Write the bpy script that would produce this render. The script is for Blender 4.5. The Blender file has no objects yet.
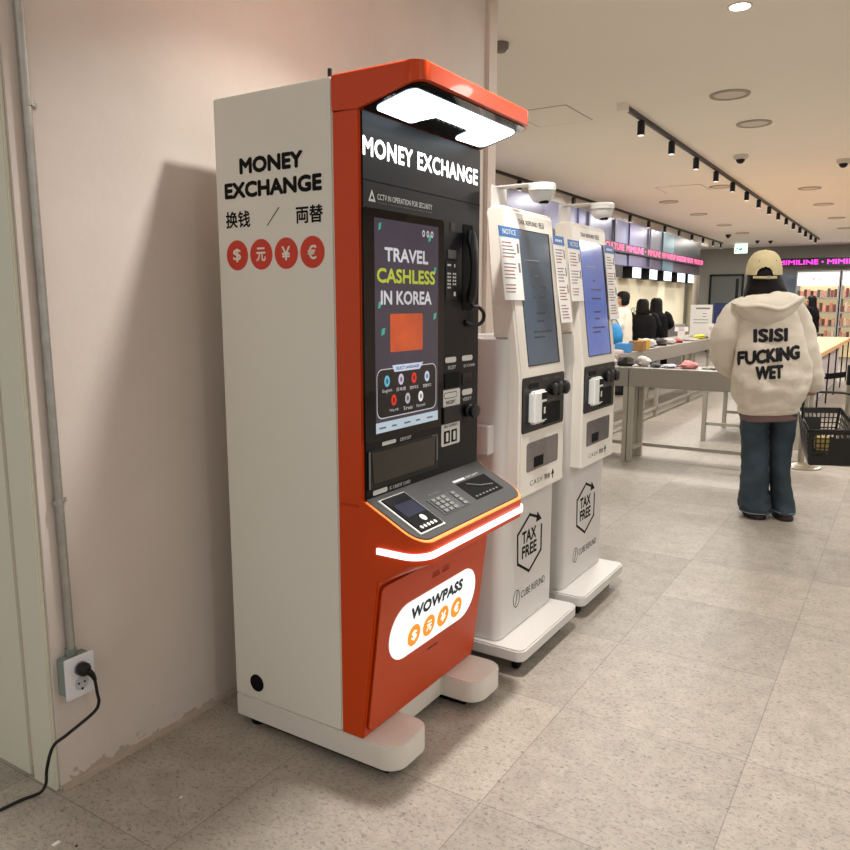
import bpy, bmesh, math, random
from mathutils import Vector, Matrix, noise
from mathutils.bvhtree import BVHTree
random.seed(7)
S = bpy.context.scene
COL = S.collection
PI = math.pi
# ------------------------------------------------------------------ helpers
ORG = {}


def lin(c):
    c = c / 255
    return c / 12.92 if c <= .04045 else ((c + .055) / 1.055) ** 2.4


def mat(name, rgb, rough=.5, metal=0., nz=.05, sc=14., emit=0., bump=0., bsc=60., spec=.5, coat=0., alpha=1.):
    m = bpy.data.materials.new(name)
    m.use_nodes = True
    nt = m.node_tree
    b = nt.nodes['Principled BSDF']
    col = (lin(rgb[0]), lin(rgb[1]), lin(rgb[2]), 1)
    b.inputs['Roughness'].default_value = rough
    b.inputs['Metallic'].default_value = metal
    b.inputs['Specular IOR Level'].default_value = spec
    b.inputs['Coat Weight'].default_value = coat
    b.inputs['Coat Roughness'].default_value = .04
    tc = nt.nodes.new('ShaderNodeTexCoord')
    n = nt.nodes.new('ShaderNodeTexNoise')
    n.inputs['Scale'].default_value = sc
    n.inputs['Detail'].default_value = 4
    nt.links.new(tc.outputs['Object'], n.inputs['Vector'])
    mx = nt.nodes.new('ShaderNodeMix')
    mx.data_type = 'RGBA'
    mx.inputs[6].default_value = tuple(c * (1 - nz) for c in col[:3]) + (1,)
    mx.inputs[7].default_value = tuple(min(1, c * (1 + nz)) for c in col[:3]) + (1,)
    nt.links.new(n.outputs['Fac'], mx.inputs[0])
    nt.links.new(mx.outputs[2], b.inputs['Base Color'])
    if emit:
        nt.links.new(mx.outputs[2], b.inputs['Emission Color'])
        b.inputs['Emission Strength'].default_value = emit
    if bump:
        n2 = nt.nodes.new('ShaderNodeTexNoise')
        n2.inputs['Scale'].default_value = bsc
        n2.inputs['Detail'].default_value = 5
        nt.links.new(tc.outputs['Object'], n2.inputs['Vector'])
        bp = nt.nodes.new('ShaderNodeBump')
        bp.inputs['Strength'].default_value = bump
        bp.inputs['Distance'].default_value = .01
        nt.links.new(n2.outputs['Fac'], bp.inputs['Height'])
        nt.links.new(bp.outputs['Normal'], b.inputs['Normal'])
    return m


class MB:
    def __init__(s):
        s.v, s.f = [], []

    def add(s, vs, fs):
        b = len(s.v)
        s.v += [tuple(v) for v in vs]
        s.f += [tuple(i + b for i in f) for f in fs]
        return s

    def box(s, x0, x1, y0, y1, z0, z1):
        return s.add([(x, y, z) for z in (z0, z1) for y in (y0, y1) for x in (x0, x1)],
                     [(0, 2, 3, 1), (4, 5, 7, 6), (0, 1, 5, 4), (2, 6, 7, 3), (0, 4, 6, 2), (1, 3, 7, 5)])

    def prism(s, pts, d):
        n = len(pts)
        d = Vector(d)
        vs = [Vector(p) for p in pts] + [Vector(p) + d for p in pts]
        return s.add(vs, [tuple(range(n)), tuple(range(2 * n - 1, n - 1, -1))] + [(i, (i + 1) % n, n + (i + 1) % n, n + i) for i in range(n)])

    def loft(s, rings, cap=True, closed=True):
        n = len(rings[0])
        vs = [p for r in rings for p in r]
        fs = []
        for k in range(len(rings) - 1):
            for i in range(n if closed else n - 1):
                j = (i + 1) % n
                fs.append((k * n + i, k * n + j, (k + 1) * n + j, (k + 1) * n + i))
        if cap:
            fs.append(tuple(range(n - 1, -1, -1)))
            fs.append(tuple((len(rings) - 1) * n + i for i in range(n)))
        return s.add(vs, fs)

    def cyl(s, p0, p1, r0, r1=None, n=16):
        return s.tube([p0, p1], [r0, r0 if r1 is None else r1], n)

    def tube(s, pts, r, n=10, cap=True):
        pts = [Vector(p) for p in pts]
        if not isinstance(r, (list, tuple)):
            r = [r] * len(pts)
        rings, up = [], None
        for i, p in enumerate(pts):
            t = (pts[min(i + 1, len(pts) - 1)] - pts[max(i - 1, 0)]).normalized()
            if up is None:
                up = Vector((0, 0, 1)) if abs(t.z) < .9 else Vector((1, 0, 0))
            a = t.cross(up).normalized()
            up = a.cross(t).normalized()
            rr = r[i] if isinstance(r[i], (tuple, list)) else (r[i], r[i])
            rings.append([p + a * math.cos(2 * PI * k / n) * rr[0] + up * math.sin(2 * PI * k / n) * rr[1] for k in range(n)])
        return s.loft(rings, cap)

    def ball(s, c, r, n=14, m=9):
        if not isinstance(r, (tuple, list)):
            r = (r, r, r)
        rings = []
        for k in range(m + 1):
            t = -PI / 2 + PI * (k + .02) / (m + .04)
            rings.append([(c[0] + r[0] * math.cos(t) * math.cos(2 * PI * i / n), c[1] + r[1] * math.cos(t) * math.sin(2 * PI * i / n), c[2] + r[2] * math.sin(t)) for i in range(n)])
        return s.loft(rings)

    def lathe(s, c, prof, n=24):
        return s.loft([[(c[0] + r * math.cos(2 * PI * i / n), c[1] + r * math.sin(2 * PI * i / n), c[2] + z) for i in range(n)] for r, z in prof])

    def poly(s, pts):
        return s.add(pts, [tuple(range(len(pts)))])

    def build(s, name, m, parent=None, bev=0., seg=2, smooth=None, solid=0., world=True, kind=None):
        bm = bmesh.new()
        o = org(parent) if world else Vector()
        vs = [bm.verts.new(Vector(v) - o) for v in s.v]
        for f in s.f:
            try:
                bm.faces.new([vs[i] for i in f])
            except ValueError:
                pass
        bmesh.ops.recalc_face_normals(bm, faces=bm.faces)
        if bev:
            es = [e for e in bm.edges if len(e.link_faces) == 2 and e.calc_face_angle(0) > .5]
            bmesh.ops.bevel(bm, geom=es, offset=bev, segments=seg, affect='EDGES', clamp_overlap=True)
        if solid:
            bmesh.ops.solidify(bm, geom=bm.faces[:], thickness=solid)
        me = bpy.data.meshes.new(name)
        bm.to_mesh(me)
        bm.free()
        if smooth or bev:
            for p in me.polygons:
                p.use_smooth = True
            me.set_sharp_from_angle(angle=math.radians(smooth or 40))
        return link(name, me, m, parent, kind)


def link(name, me, m, parent=None, kind=None):
    ob = bpy.data.objects.new(name, me)
    COL.objects.link(ob)
    if m:
        me.materials.append(m)
    if parent:
        ob.parent = parent
    if kind:
        ob['kind'] = kind
    return ob


def org(o):
    while o is not None and o.parent is not None:
        o = o.parent
    return ORG.get(o.name, Vector()) if o else Vector()


def tag(o, label, cat, group=None, kind=None):
    o['label'] = label
    o['category'] = cat
    if group:
        o['group'] = group
    if kind:
        o['kind'] = kind
    return o


def thing(name, label, cat, loc=(0, 0, 0), rotz=0., group=None):
    o = bpy.data.objects.new(name, None)
    COL.objects.link(o)
    o.empty_display_size = .1
    o.location = loc
    o.rotation_euler = (0, 0, rotz)
    ORG[o.name] = Vector(loc) if not rotz else Vector()
    return tag(o, label, cat, group)


def copy_tree(o, parent=None):
    c = o.copy()
    COL.objects.link(c)
    if parent:
        c.parent = parent
    for ch in list(o.children):
        copy_tree(ch, c)
    return c


def struct(name, mb, m, **k):
    o = mb.build(name, m, None, **k)
    o['kind'] = 'structure'
    return o


BOLD = {}


def text(name, s, m, parent, o, X, Y, w, h, bold=.0, lift=.0006, proj=None, space=1.):
    cu = bpy.data.curves.new('t', 'FONT')
    cu.body = s
    cu.space_character = space
    cu.space_line = .8
    cu.resolution_u = 3
    tmp = bpy.data.objects.new('t', cu)
    COL.objects.link(tmp)
    dg = bpy.context.evaluated_depsgraph_get()
    me = bpy.data.meshes.new_from_object(tmp.evaluated_get(dg))
    bpy.data.objects.remove(tmp)
    xs = [v.co.x for v in me.vertices]
    ys = [v.co.y for v in me.vertices]
    x0, x1, y0, y1 = min(xs), max(xs), min(ys), max(ys)
    if w is None:
        w = h * (x1 - x0) / (y1 - y0)
    X, Y, o = Vector(X), Vector(Y), Vector(o)
    if bold:
        q_ = bold * h
        o = o + X * q_ + Y * q_
        w, h0 = w - 2 * q_, h
        h = h - 2 * q_
    N = X.cross(Y).normalized()
    og = org(parent) if proj is None else Vector()
    for v in me.vertices:
        p = o + X * ((v.co.x - x0) / (x1 - x0) * w) + Y * ((v.co.y - y0) / (y1 - y0) * h) + N * lift
        v.co = p - og
    if proj:
        bm = bmesh.new()
        bm.from_mesh(me)
        bmesh.ops.triangulate(bm, faces=bm.faces[:])
        for _ in range(2):
            bmesh.ops.subdivide_edges(bm, edges=[e for e in bm.edges if e.calc_length() > .015], cuts=1)
            bmesh.ops.triangulate(bm, faces=bm.faces[:])
        for v in bm.verts:
            proj(v)
        bm.to_mesh(me)
        bm.free()
    if bold:                      # heavier strokes: the outline spread evenly to all sides
        bm = bmesh.new()
        bm.from_mesh(me)
        g0 = bm.verts[:] + bm.edges[:] + bm.faces[:]
        d = bold * h
        nv = Vector((0, -1, 0)) if proj else N
        for k in range(8):
            a = 2 * PI * k / 8
            r = bmesh.ops.duplicate(bm, geom=g0)
            sh = X.normalized() * math.cos(a) * d + Y.normalized() * math.sin(a) * d + nv * (.00003 * (k + 1))
            for e in r['geom']:
                if isinstance(e, bmesh.types.BMVert):
                    e.co += sh
        bm.to_mesh(me)
        bm.free()
    me.materials.clear()
    return link(name, me, m, parent)


def plate(pts, n):  # rounded or free polygon thickened towards -n
    return MB().prism(pts, n)


def rrect(x0, x1, y0, y1, r, k=5):
    out = []
    for cx, cy, a in ((x1 - r, y1 - r, 0), (x0 + r, y1 - r, 90), (x0 + r, y0 + r, 180), (x1 - r, y0 + r, 270)):
        for i in range(k + 1):
            t = math.radians(a + 90 * i / k)
            out.append((cx + r * math.cos(t), cy + r * math.sin(t)))
    return out


def spline(pts, k=8):
    P = [Vector(p) for p in pts]
    P = [2 * P[0] - P[1]] + P + [2 * P[-1] - P[-2]]
    o = []
    for i in range(1, len(P) - 2):
        for j in range(k):
            t = j / k
            a, b, c, d = P[i - 1:i + 3]
            o.append(.5 * ((2 * b) + (c - a) * t + (2 * a - 5 * b + 4 * c - d) * t * t + (3 * b - a - 3 * c + d) * t ** 3))
    o.append(P[-2])
    return o


def disc2(cx, cy, r, n=28, ry=None):
    return [(cx + r * math.cos(2 * PI * i / n), cy + (ry or r) * math.sin(2 * PI * i / n)) for i in range(n)]


def nth(i):
    return ['first', 'second', 'third', 'fourth', 'fifth', 'sixth', 'seventh', 'eighth', 'ninth', 'tenth', 'eleventh', 'twelfth',
            'thirteenth', 'fourteenth', 'fifteenth', 'sixteenth'][i]


# ------------------------------------------------------------------ materials
white_paint = mat('white_powder_coat', (226, 224, 214), .38, nz=.02, sc=3)
warm_white = mat('warm_white_enamel', (222, 217, 208), .35, nz=.02)
orange = mat('orange_gloss', (202, 66, 10), .3, nz=.04, sc=3, coat=.08, spec=.3)
orange2 = mat('orange_panel', (200, 72, 26), .42, nz=.03, sc=3, spec=.3)
orange_edge = mat('orange_edge', (255, 140, 60), .4, emit=.35)
black_gl = mat('black_gloss', (6, 6, 7), .07, spec=.3)
black_sat = mat('black_satin', (17, 17, 19), .38, spec=.35)
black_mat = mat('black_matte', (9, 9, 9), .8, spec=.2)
black_ink = mat('black_ink', (8, 7, 7), .7, spec=.2)
navy_fas = mat('blue_black_fascia', (13, 14, 20), .36, nz=.03, spec=.2)
dark_grey = mat('dark_grey_plastic', (55, 56, 58), .5, bump=.1, bsc=300)
grey_key = mat('grey_key', (112, 114, 112), .5)
lit_white = mat('lit_white', (255, 255, 252), .5, nz=0, emit=1.5)
lamp_white = mat('lit_lamp_diffuser', (222, 243, 255), .5, nz=0, emit=5.)
led_white = mat('led_strip_glow', (255, 226, 238), .5, nz=0, emit=2.0)
logo_white = mat('lit_logo_white', (240, 250, 250), .5, nz=.02, emit=.8)
logo_orange = mat('lit_logo_orange', (245, 150, 40), .5, emit=.6)
logo_navy = mat('logo_navy', (16, 28, 52), .5)
dec_red = mat('decal_red', (206, 52, 26), .5)
dec_white = mat('decal_white', (236, 228, 216), .5)
lab_white = mat('label_white', (214, 214, 212), .5)
wall_m = mat('plaster_paint', (214, 200, 190), .75, nz=.05, sc=2.5, bump=.12, bsc=30)
cream = mat('cream_paint', (216, 214, 196), .6, nz=.03, sc=3)
ceil_m = mat('ceiling_paint', (246, 238, 228), .85, nz=.02, sc=1.5)
steel = mat('galvanised_steel', (172, 170, 164), .38, metal=.7, nz=.25, sc=40)
brushed = mat('brushed_metal', (176, 170, 158), .3, metal=1., nz=.08)
grey_box = mat('grey_green_box', (128, 142, 134), .5)
table_m = mat('table_grey_paint', (150, 145, 137), .45, nz=.03)
leg_m = mat('table_leg_metal', (176, 172, 160), .4, metal=.3)
dark_wall = mat('dark_grey_wall', (150, 147, 140), .7, nz=.03)
door_grey = mat('door_grey', (104, 108, 104), .5)
blue_hdr = mat('notice_blue', (24, 104, 176), .5)
paper = mat('notice_paper', (232, 230, 228), .6, nz=.02)
ink_red = mat('notice_ink', (150, 92, 90), .6)
ink_grey = mat('notice_grey_ink', (120, 118, 120), .6)


def scr(name, rgb, e):
    return mat(name, rgb, .12, nz=.25, sc=5, emit=e, spec=.5)


# ------------------------------------------------------------------ floor material
fl = bpy.data.materials.new('stone_tile_floor')
fl.use_nodes = True
nt = fl.node_tree
N_, L_ = nt.nodes, nt.links
bs = N_['Principled BSDF']
tc = N_.new('ShaderNodeTexCoord')


def math_(op, a, b=None, c=None):
    n = N_.new('ShaderNodeMath')
    n.operation = op
    for i, x in enumerate((a, b, c)):
        if x is None:
            continue
        if isinstance(x, (int, float)):
            n.inputs[i].default_value = x
        else:
            L_.new(x, n.inputs[i])
    return n.outputs[0]


def noise_(scale, det=4, rough=.6, vec=None, dist=0.):
    n = N_.new('ShaderNodeTexNoise')
    n.inputs['Scale'].default_value = scale
    n.inputs['Detail'].default_value = det
    n.inputs['Roughness'].default_value = rough
    n.inputs['Distortion'].default_value = dist
    L_.new(vec or tc.outputs['Object'], n.inputs['Vector'])
    return n.outputs['Fac']


def ramp_(fac, stops):
    r = N_.new('ShaderNodeValToRGB')
    while len(r.color_ramp.elements) < len(stops):
        r.color_ramp.elements.new(.5)
    for e, (p, c) in zip(r.color_ramp.elements, stops):
        e.position = p
        e.color = tuple(lin(x) for x in c) + (1,)
    L_.new(fac, r.inputs['Fac'])
    return r.outputs['Color']


def mixc(f, a, b, mode='MIX'):
    n = N_.new('ShaderNodeMix')
    n.data_type = 'RGBA'
    n.blend_type = mode
    for i, x in ((0, f), (6, a), (7, b)):
        if isinstance(x, (int, float)):
            n.inputs[i].default_value = x
        elif isinstance(x, tuple):
            n.inputs[i].default_value = x
        else:
            L_.new(x, n.inputs[i])
    return n.outputs[2]


sx = N_.new('ShaderNodeSeparateXYZ')
L_.new(tc.outputs['Object'], sx.inputs[0])
ux = math_('DIVIDE', math_('ADD', sx.outputs['X'], 30 * .6015 + .3215), .6015)
uy = math_('DIVIDE', math_('ADD', sx.outputs['Y'], 30 * .6175 - 1.135), .6175)
fx, fy = math_('FRACT', ux), math_('FRACT', uy)
ex = math_('ABSOLUTE', math_('SUBTRACT', fx, .5))
ey = math_('ABSOLUTE', math_('SUBTRACT', fy, .5))
seam = math_('GREATER_THAN', math_('MAXIMUM', ex, ey), .4972)
cb = N_.new('ShaderNodeCombineXYZ')
L_.new(math_('FLOOR', ux), cb.inputs[0])
L_.new(math_('FLOOR', uy), cb.inputs[1])
wn = N_.new('ShaderNodeTexWhiteNoise')
wn.noise_dimensions = '2D'
L_.new(cb.outputs[0], wn.inputs['Vector'])
sv = N_.new('ShaderNodeVectorMath')
sv.operation = 'MULTIPLY'
sv.inputs[1].default_value = (1, 1.5, 1)
L_.new(tc.outputs['Object'], sv.inputs[0])
base = ramp_(noise_(11, 6, .7), [(.3, (172, 166, 158)), (.7, (196, 190, 181))])
fine = ramp_(noise_(70, 6, .76, sv.outputs[0], .8), [(.36, (126, 118, 112)), (.47, (230, 227, 224)), (1, (255, 255, 255))])
c1 = mixc(.8, base, fine, 'MULTIPLY')
tone = ramp_(wn.outputs['Value'], [(0, (232, 230, 228)), (1, (255, 253, 250))])
c2 = mixc(1., c1, tone, 'MULTIPLY')
c3 = mixc(math_('MULTIPLY', seam, .55), c2, (lin(96), lin(90), lin(84), 1))
L_.new(c3, bs.inputs['Base Color'])
L_.new(math_('ADD', math_('MULTIPLY', noise_(20), .3), .33), bs.inputs['Roughness'])
bp = N_.new('ShaderNodeBump')
bp.inputs['Strength'].default_value = .12
bp.inputs['Distance'].default_value = .004
L_.new(noise_(90, 4), bp.inputs['Height'])
L_.new(bp.outputs[0], bs.inputs['Normal'])

# dirty plaster for the wall beside the machine: scuffs near the skirting
pw = bpy.data.materials.new('scuffed_plaster')
pw.use_nodes = True
nt = pw.node_tree
N_, L_ = nt.nodes, nt.links
bs = N_['Principled BSDF']
tc = N_.new('ShaderNodeTexCoord')
sx = N_.new('ShaderNodeSeparateXYZ')
L_.new(tc.outputs['Object'], sx.inputs[0])
base = ramp_(noise_(2.2, 4), [(.3, (208, 197, 188)), (.7, (216, 205, 197))])
low = math_('MULTIPLY', math_('LESS_THAN', math_('ADD', sx.outputs['Z'], math_('MULTIPLY', noise_(14), .16)), .1), .45)
c1 = mixc(low, base, (lin(126), lin(110), lin(92), 1))
sc_ = math_('MULTIPLY', math_('GREATER_THAN', math_('SUBTRACT', noise_(16, 6, .75), math_('MULTIPLY', sx.outputs['Z'], .18)), .66), .35)
c2 = mixc(sc_, c1, (lin(150), lin(128), lin(110), 1))
L_.new(c2, bs.inputs['Base Color'])
bs.inputs['Roughness'].default_value = .7
bp = N_.new('ShaderNodeBump')
bp.inputs['Strength'].default_value = .12
bp.inputs['Distance'].default_value = .01
L_.new(noise_(24, 4), bp.inputs['Height'])
L_.new(bp.outputs[0], bs.inputs['Normal'])

# ------------------------------------------------------------------ room shell
ZC = 2.95
WX = -1.975
DF = 23.3
struct('floor', MB().box(-6, 4.6, -3, DF, -.1, 0), fl)
struct('ceiling', MB().box(-4.4, 4.6, 3.78, DF, ZC, ZC + .12).box(WX, 4.6, -3, 3.78, ZC, ZC + .12), ceil_m)
struct('wall_left', MB().box(-2.2, WX, 1.15, 3.7, 0, ZC), pw)
struct('trim_1', MB().box(-2.2, WX + .02, 3.7, 3.8, 0, ZC), wall_m, bev=.006)
struct('baseboard_left', MB().prism([(WX, 1.15, 0), (WX + .012, 1.15, 0), (WX + .008, 1.15, .012), (WX, 1.15, .016)], (0, 2.55, 0)), mat('skirting_paint', (176, 160, 146), .7, nz=.2, sc=12))
# door frame that turns the near corner
struct('wall_near', MB().box(-4, -2.2, 1.19, 1.34, 0, ZC), cream)
dm = struct('door_1', MB().box(-2.095, -1.985, 1.138, 1.152, 0, ZC).box(-2.42, -2.118, 1.143, 1.19, 0, ZC).box(-3.2, -2.44, 1.140, 1.19, 0, ZC), cream, bev=.003)
struct('trim_2', MB().box(-3.2, -2.0, 1.1505, 1.1899, 0, ZC), cream)
struct('wall_far', MB().box(-6, 4.6, DF, DF + .12, 0, ZC), dark_wall)
struct('wall_right', MB().box(4.6, 4.72, 9, DF, 0, ZC), wall_m)
struct('wall_shop', MB().box(-4.6, -4.5, 3.8, 18.3, 0, 2.8), mat('cream_lit_wall', (232, 226, 200), .6, nz=.02, sc=2))
struct('wall_recess', MB().box(-6, -5.9, 18.3, DF, 0, ZC), dark_wall)
struct('ceiling_soffit', MB().box(-4.62, -4.4, 3.78, 20, 2.78, ZC + .1).box(-6, -4.4, 18.3, DF, ZC, ZC + .1), ceil_m)
door = struct('door_2', MB().box(-4.98, -4.16, DF - .03, DF, 0, 2.18), door_grey)
MB().box(-5.03, -4.98, DF - .06, DF, 0, 2.23).box(-4.16, -4.11, DF - .06, DF, 0, 2.23).box(-5.03, -4.11, DF - .06, DF, 2.18, 2.23).build('door_frame', black_sat, door)
MB().box(-4.32, -4.24, DF - .035, DF - .03, 0, 2.1).build('door_panel', black_sat, door)

# ------------------------------------------------------------------ money exchange machine
Y0, Y1, XB, XS, XF = 1.69, 2.36, -1.82, -1.367, -1.270
K = thing('money_exchange_kiosk', 'tall orange and white money exchange kiosk with black front and lit canopy', 'kiosk', (-1.5, 2.02, 0))
cab = MB().box(XB, XS, Y0, Y1, .108, 2.0).build('cabinet', white_paint, K, bev=.004)
SX, SZ, FY = (1, 0, 0), (0, 0, 1), (0, 1, 0)
text('lettering', 'MONEY', black_ink, cab, (-1.718, Y0, 1.7745), SX, SZ, .247, .048, .08)
text('lettering', 'EXCHANGE', black_ink, cab, (-1.783, Y0, 1.7075), SX, SZ, .379, .048, .08)
text('lettering', '换钱', black_ink, cab, (-1.782, Y0, 1.623), SX, SZ, .101, .049, .025)
text('lettering', '両替', black_ink, cab, (-1.502, Y0, 1.623), SX, SZ, .099, .049, .025)
MB().prism([(-1.615, Y0 - .0008, 1.624), (-1.6115, Y0 - .0008, 1.624), (-1.564, Y0 - .0008, 1.673), (-1.5675, Y0 - .0008, 1.673)], (0, .001, 0)).build('slash_mark', black_ink, cab)
for i, ch in enumerate('$元¥€'):
    cx = -1.739 + i * .0983
    d = MB().prism([(x, Y0 - .001, z) for x, z in disc2(cx, 1.543, .0445)], (0, .0012, 0)).build('currency_badge', dec_red, cab)
    hw = .0165 if i != 1 else .019
    text('lettering', ch, dec_white, d, (cx - hw, Y0 - .001, 1.523), SX, SZ, 2 * hw, .04, .03)
MB().prism([(x, Y0 - .002, z) for x, z in disc2(-1.721, .168, .029)], (0, .003, 0)).build('cable_hole', black_mat, cab)
MB().cyl((-1.395, Y0 + .03, 1.998), (-1.395, Y0 + .03, 2.03), .006).build('antenna_stub', black_sat, K, bev=.002)
# orange body
MB().box(XS, XF - .006, Y0, Y1, .828, 1.9075).build('frame', orange, K, bev=.004)
low = MB().prism([(XS, Y0, .108), (-1.287, Y0, .108), (-1.228, Y0, .60), (-1.228, Y0, .79), (-1.279, Y0, .8275), (XS, Y0, .8275)], (0, Y1 - Y0, 0)).build('lower_body', orange, K, bev=.004)


def skirt(off, x0):
    r = .06
    pts = [(x0, Y0 - off)]
    for cx, cy, a in ((-1.078 - r, Y0 + r, -90), (-1.078 - r, Y1 - r, 0)):
        for i in range(9):
            t = math.radians(a + 90 * i / 8)
            pts.append((cx + (r + off) * math.cos(t), cy + (r + off) * math.sin(t)))
    pts.append((x0, Y1 + off))
    return pts


def ctop(x):
    return .742 + (-1.075 - x) * .51


sk = skirt(.0015, -1.29)
MB().loft([[(x * .2 - 1.24 * .8 if x > -1.24 else x, y, .615) for x, y in sk], [(x, y, .682) for x, y in sk], [(x, y, ctop(x)) for x, y in sk]]).build('counter_skirt', orange, K, smooth=30)
rim = skirt(.001, -1.268)
MB().loft([[(x, y, ctop(x) - .007) for x, y in rim], [(x, y, ctop(x) + .002) for x, y in rim]]).build('counter_rim', orange_edge, K, smooth=30)
ct = skirt(-.008, -1.270)
counter = MB().loft([[(x, y, ctop(x)) for x, y in ct], [(x, y, ctop(x) + .006) for x, y in ct]]).build('counter', dark_grey, K, smooth=30)
sl = Vector((1, 0, -.51)).normalized()
sn = Vector((.51, 0, 1)).normalized()


def cpt(x, y, h):
    return Vector((x, y, ctop(x) + .006)) + sn * h


def cslab(x0, x1, y0, y1, h0, h1):
    return MB().prism([cpt(x0, y0, h0), cpt(x1, y0, h0), cpt(x1, y1, h0), cpt(x0, y1, h0)], sn * (h1 - h0))


sc1 = cslab(-1.252, -1.105, 1.725, 1.858, 0, .004).build('card_scanner', lab_white, counter)
cslab(-1.247, -1.110, 1.733, 1.850, .004, .008).build('glass', mat('scanner_glass', (10, 10, 12), .4, spec=.1), sc1)
cslab(-1.215, -1.165, 1.745, 1.840, .008, .009).build('scanner_display', mat('scanner_blue', (34, 36, 56), .4, spec=.15), sc1)
m_ = MB()
for i in range(5):
    m_.prism([cpt(-1.122 + .006 * math.cos(a), 1.752 + i * .018 + .006 * math.sin(a), .008) for a in [2 * PI * k / 10 for k in range(10)]], sn * .001)
m_.prism([cpt(-1.148 + .012 * math.cos(a), 1.80 + .012 * math.sin(a), .008) for a in [2 * PI * k / 12 for k in range(12)]], sn * .001)
m_.build('scanner_icons', lab_white, sc1)
pad = cslab(-1.197, -1.130, 1.90, 2.058, 0, .002).build('keypad', mat('keypad_plate', (66, 67, 70), .5), counter)
for r in range(4):
    for c in range(4):
        y = 1.912 + c * .028 + (.03 if c == 3 else 0)
        cslab(-1.192 + r * .0155, -1.181 + r * .0155, y, y + .02, .002, .006).build('key', grey_key, pad)
cslab(-1.212, -1.134, 2.105, 2.295, 0, .0012).build('receipt_tray', black_mat, counter)
m_ = MB()
for i in range(7):
    y = 2.12 + i * .023
    m_.prism([cpt(-1.148, y, .0012), cpt(-1.143, y, .0012), cpt(-1.143, y + .012, .0012), cpt(-1.148, y + .012, .0012)], sn * .0006)
m_.tube([cpt(-1.20, 2.15, .002), cpt(-1.175, 2.2, .004), cpt(-1.165, 2.27, .002)], .002, 6).build('tray_markings', grey_key, counter)
cslab(-1.227, -1.219, 2.105, 2.18, 0, .001).build('label_pill', lab_white, counter)
text('lettering', 'RECEIPT', lab_white, counter, cpt(-1.219, 2.19, .001), FY, -sl, .085, .008)
text('lettering', 'PIN PAD', grey_key, counter, cpt(-1.208, 1.935, .001), FY, -sl, .06, .006)
# led strip
led = []
s2 = [(-1.226, Y0 - .002)] + skirt(.002, -1.226)[1:-2]
rs, rb = [], []
for x, y in s2:
    rs.append([(x, y, .700), (x, y, .717)])
lm = MB()
ofs = [(-1.226, Y0 - .009)] + skirt(.009, -1.226)[1:-2]
lm.loft([[(a[0], a[1], .700), (b[0], b[1], .700), (b[0], b[1], .717), (a[0], a[1], .717)] for a, b in zip(s2, ofs)])
lm.build('led_strip', led_white, K, smooth=30)
# lower lit panel
pn = Vector((1, 0, -.121)).normalized()


def lp(y, z, h=0.):
    return Vector((-1.225 - (.60 - z) * .121, y, z)) + pn * h


lpn = MB().prism([lp(y, z, 0) for y, z in rrect(1.70, 2.35, .13, .597, .02)], pn * .006).build('lower_panel', orange2, K, bev=.003)
up = (lp(2, .5) - lp(2, .3)).normalized()
pill = MB().prism([lp(y, z, .006) for y, z in rrect(1.765, 2.295, .312, .496, .0915, 10)], pn * .002).build('lit_logo_sign', logo_white, lpn)
text('lettering', 'WOWPASS', logo_navy, pill, lp(1.872, .427, .0085), FY, up, .325, .045, .085, space=1.05)
for i, ch in enumerate('$元¥€'):
    cy = 1.903 + i * .0885
    d = MB().prism([lp(y, z, .0085) for y, z in disc2(cy, .370, .036)], pn * .001).build('coin_icon', logo_orange, pill)
    text('lettering', ch, logo_white, d, lp(cy - .015, .352, .0098), FY, up, .03, .036, .03)
MB().prism([lp(2.005, .274, .005), lp(2.068, .274, .005), lp(2.068, .279, .005), lp(2.005, .279, .005)], pn * .002).build('handle_slot', black_sat, lpn)
m_ = MB()
for y0 in (1.985, 2.045):
    for r in range(5):
        m_.box(-1.2335, -1.224, y0, y0 + .042, .535 + r * .008, .538 + r * .008)
m_.build('vent_slots', mat('vent_dark_orange', (150, 44, 20), .6), lpn)
# base with two feet
ft = [(XB, Y0), (-1.30, Y0 - .002)]


def foot(y0, y1, x1, r):
    o = []
    for cx, cy, a in ((x1 - r, y0 + r, -90), (x1 - r, y1 - r, 0)):
        for i in range(7):
            t = math.radians(a + 90 * i / 6)
            o.append((cx + r * math.cos(t), cy + r * math.sin(t)))
    return o


pts = [(XB, Y0)] + foot(Y0 - .002, 1.885, -1.165, .06) + [(-1.30, 1.885), (-1.30, 2.165)] + foot(2.165, Y1 + .002, -1.152, .06) + [(XB, Y1)]
MB().prism([(x, y, .03) for x, y in pts], (0, 0, .077)).build('base', warm_white, K, bev=.004, smooth=30)
for x, y in ((-1.76, 1.74), (-1.76, 2.31), (-1.23, 1.78), (-1.23, 2.27)):
    MB().cyl((x, y, 0), (x, y, .03), .03).build('levelling_foot', black_mat, K)
MB().box(-1.75, -1.22, 1.72, 1.86, .004, .03).box(-1.75, -1.22, 2.19, 2.33, .004, .03).build('underbase_shadow', black_mat, K)  # black blocks stand in for the shade under the base
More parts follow.
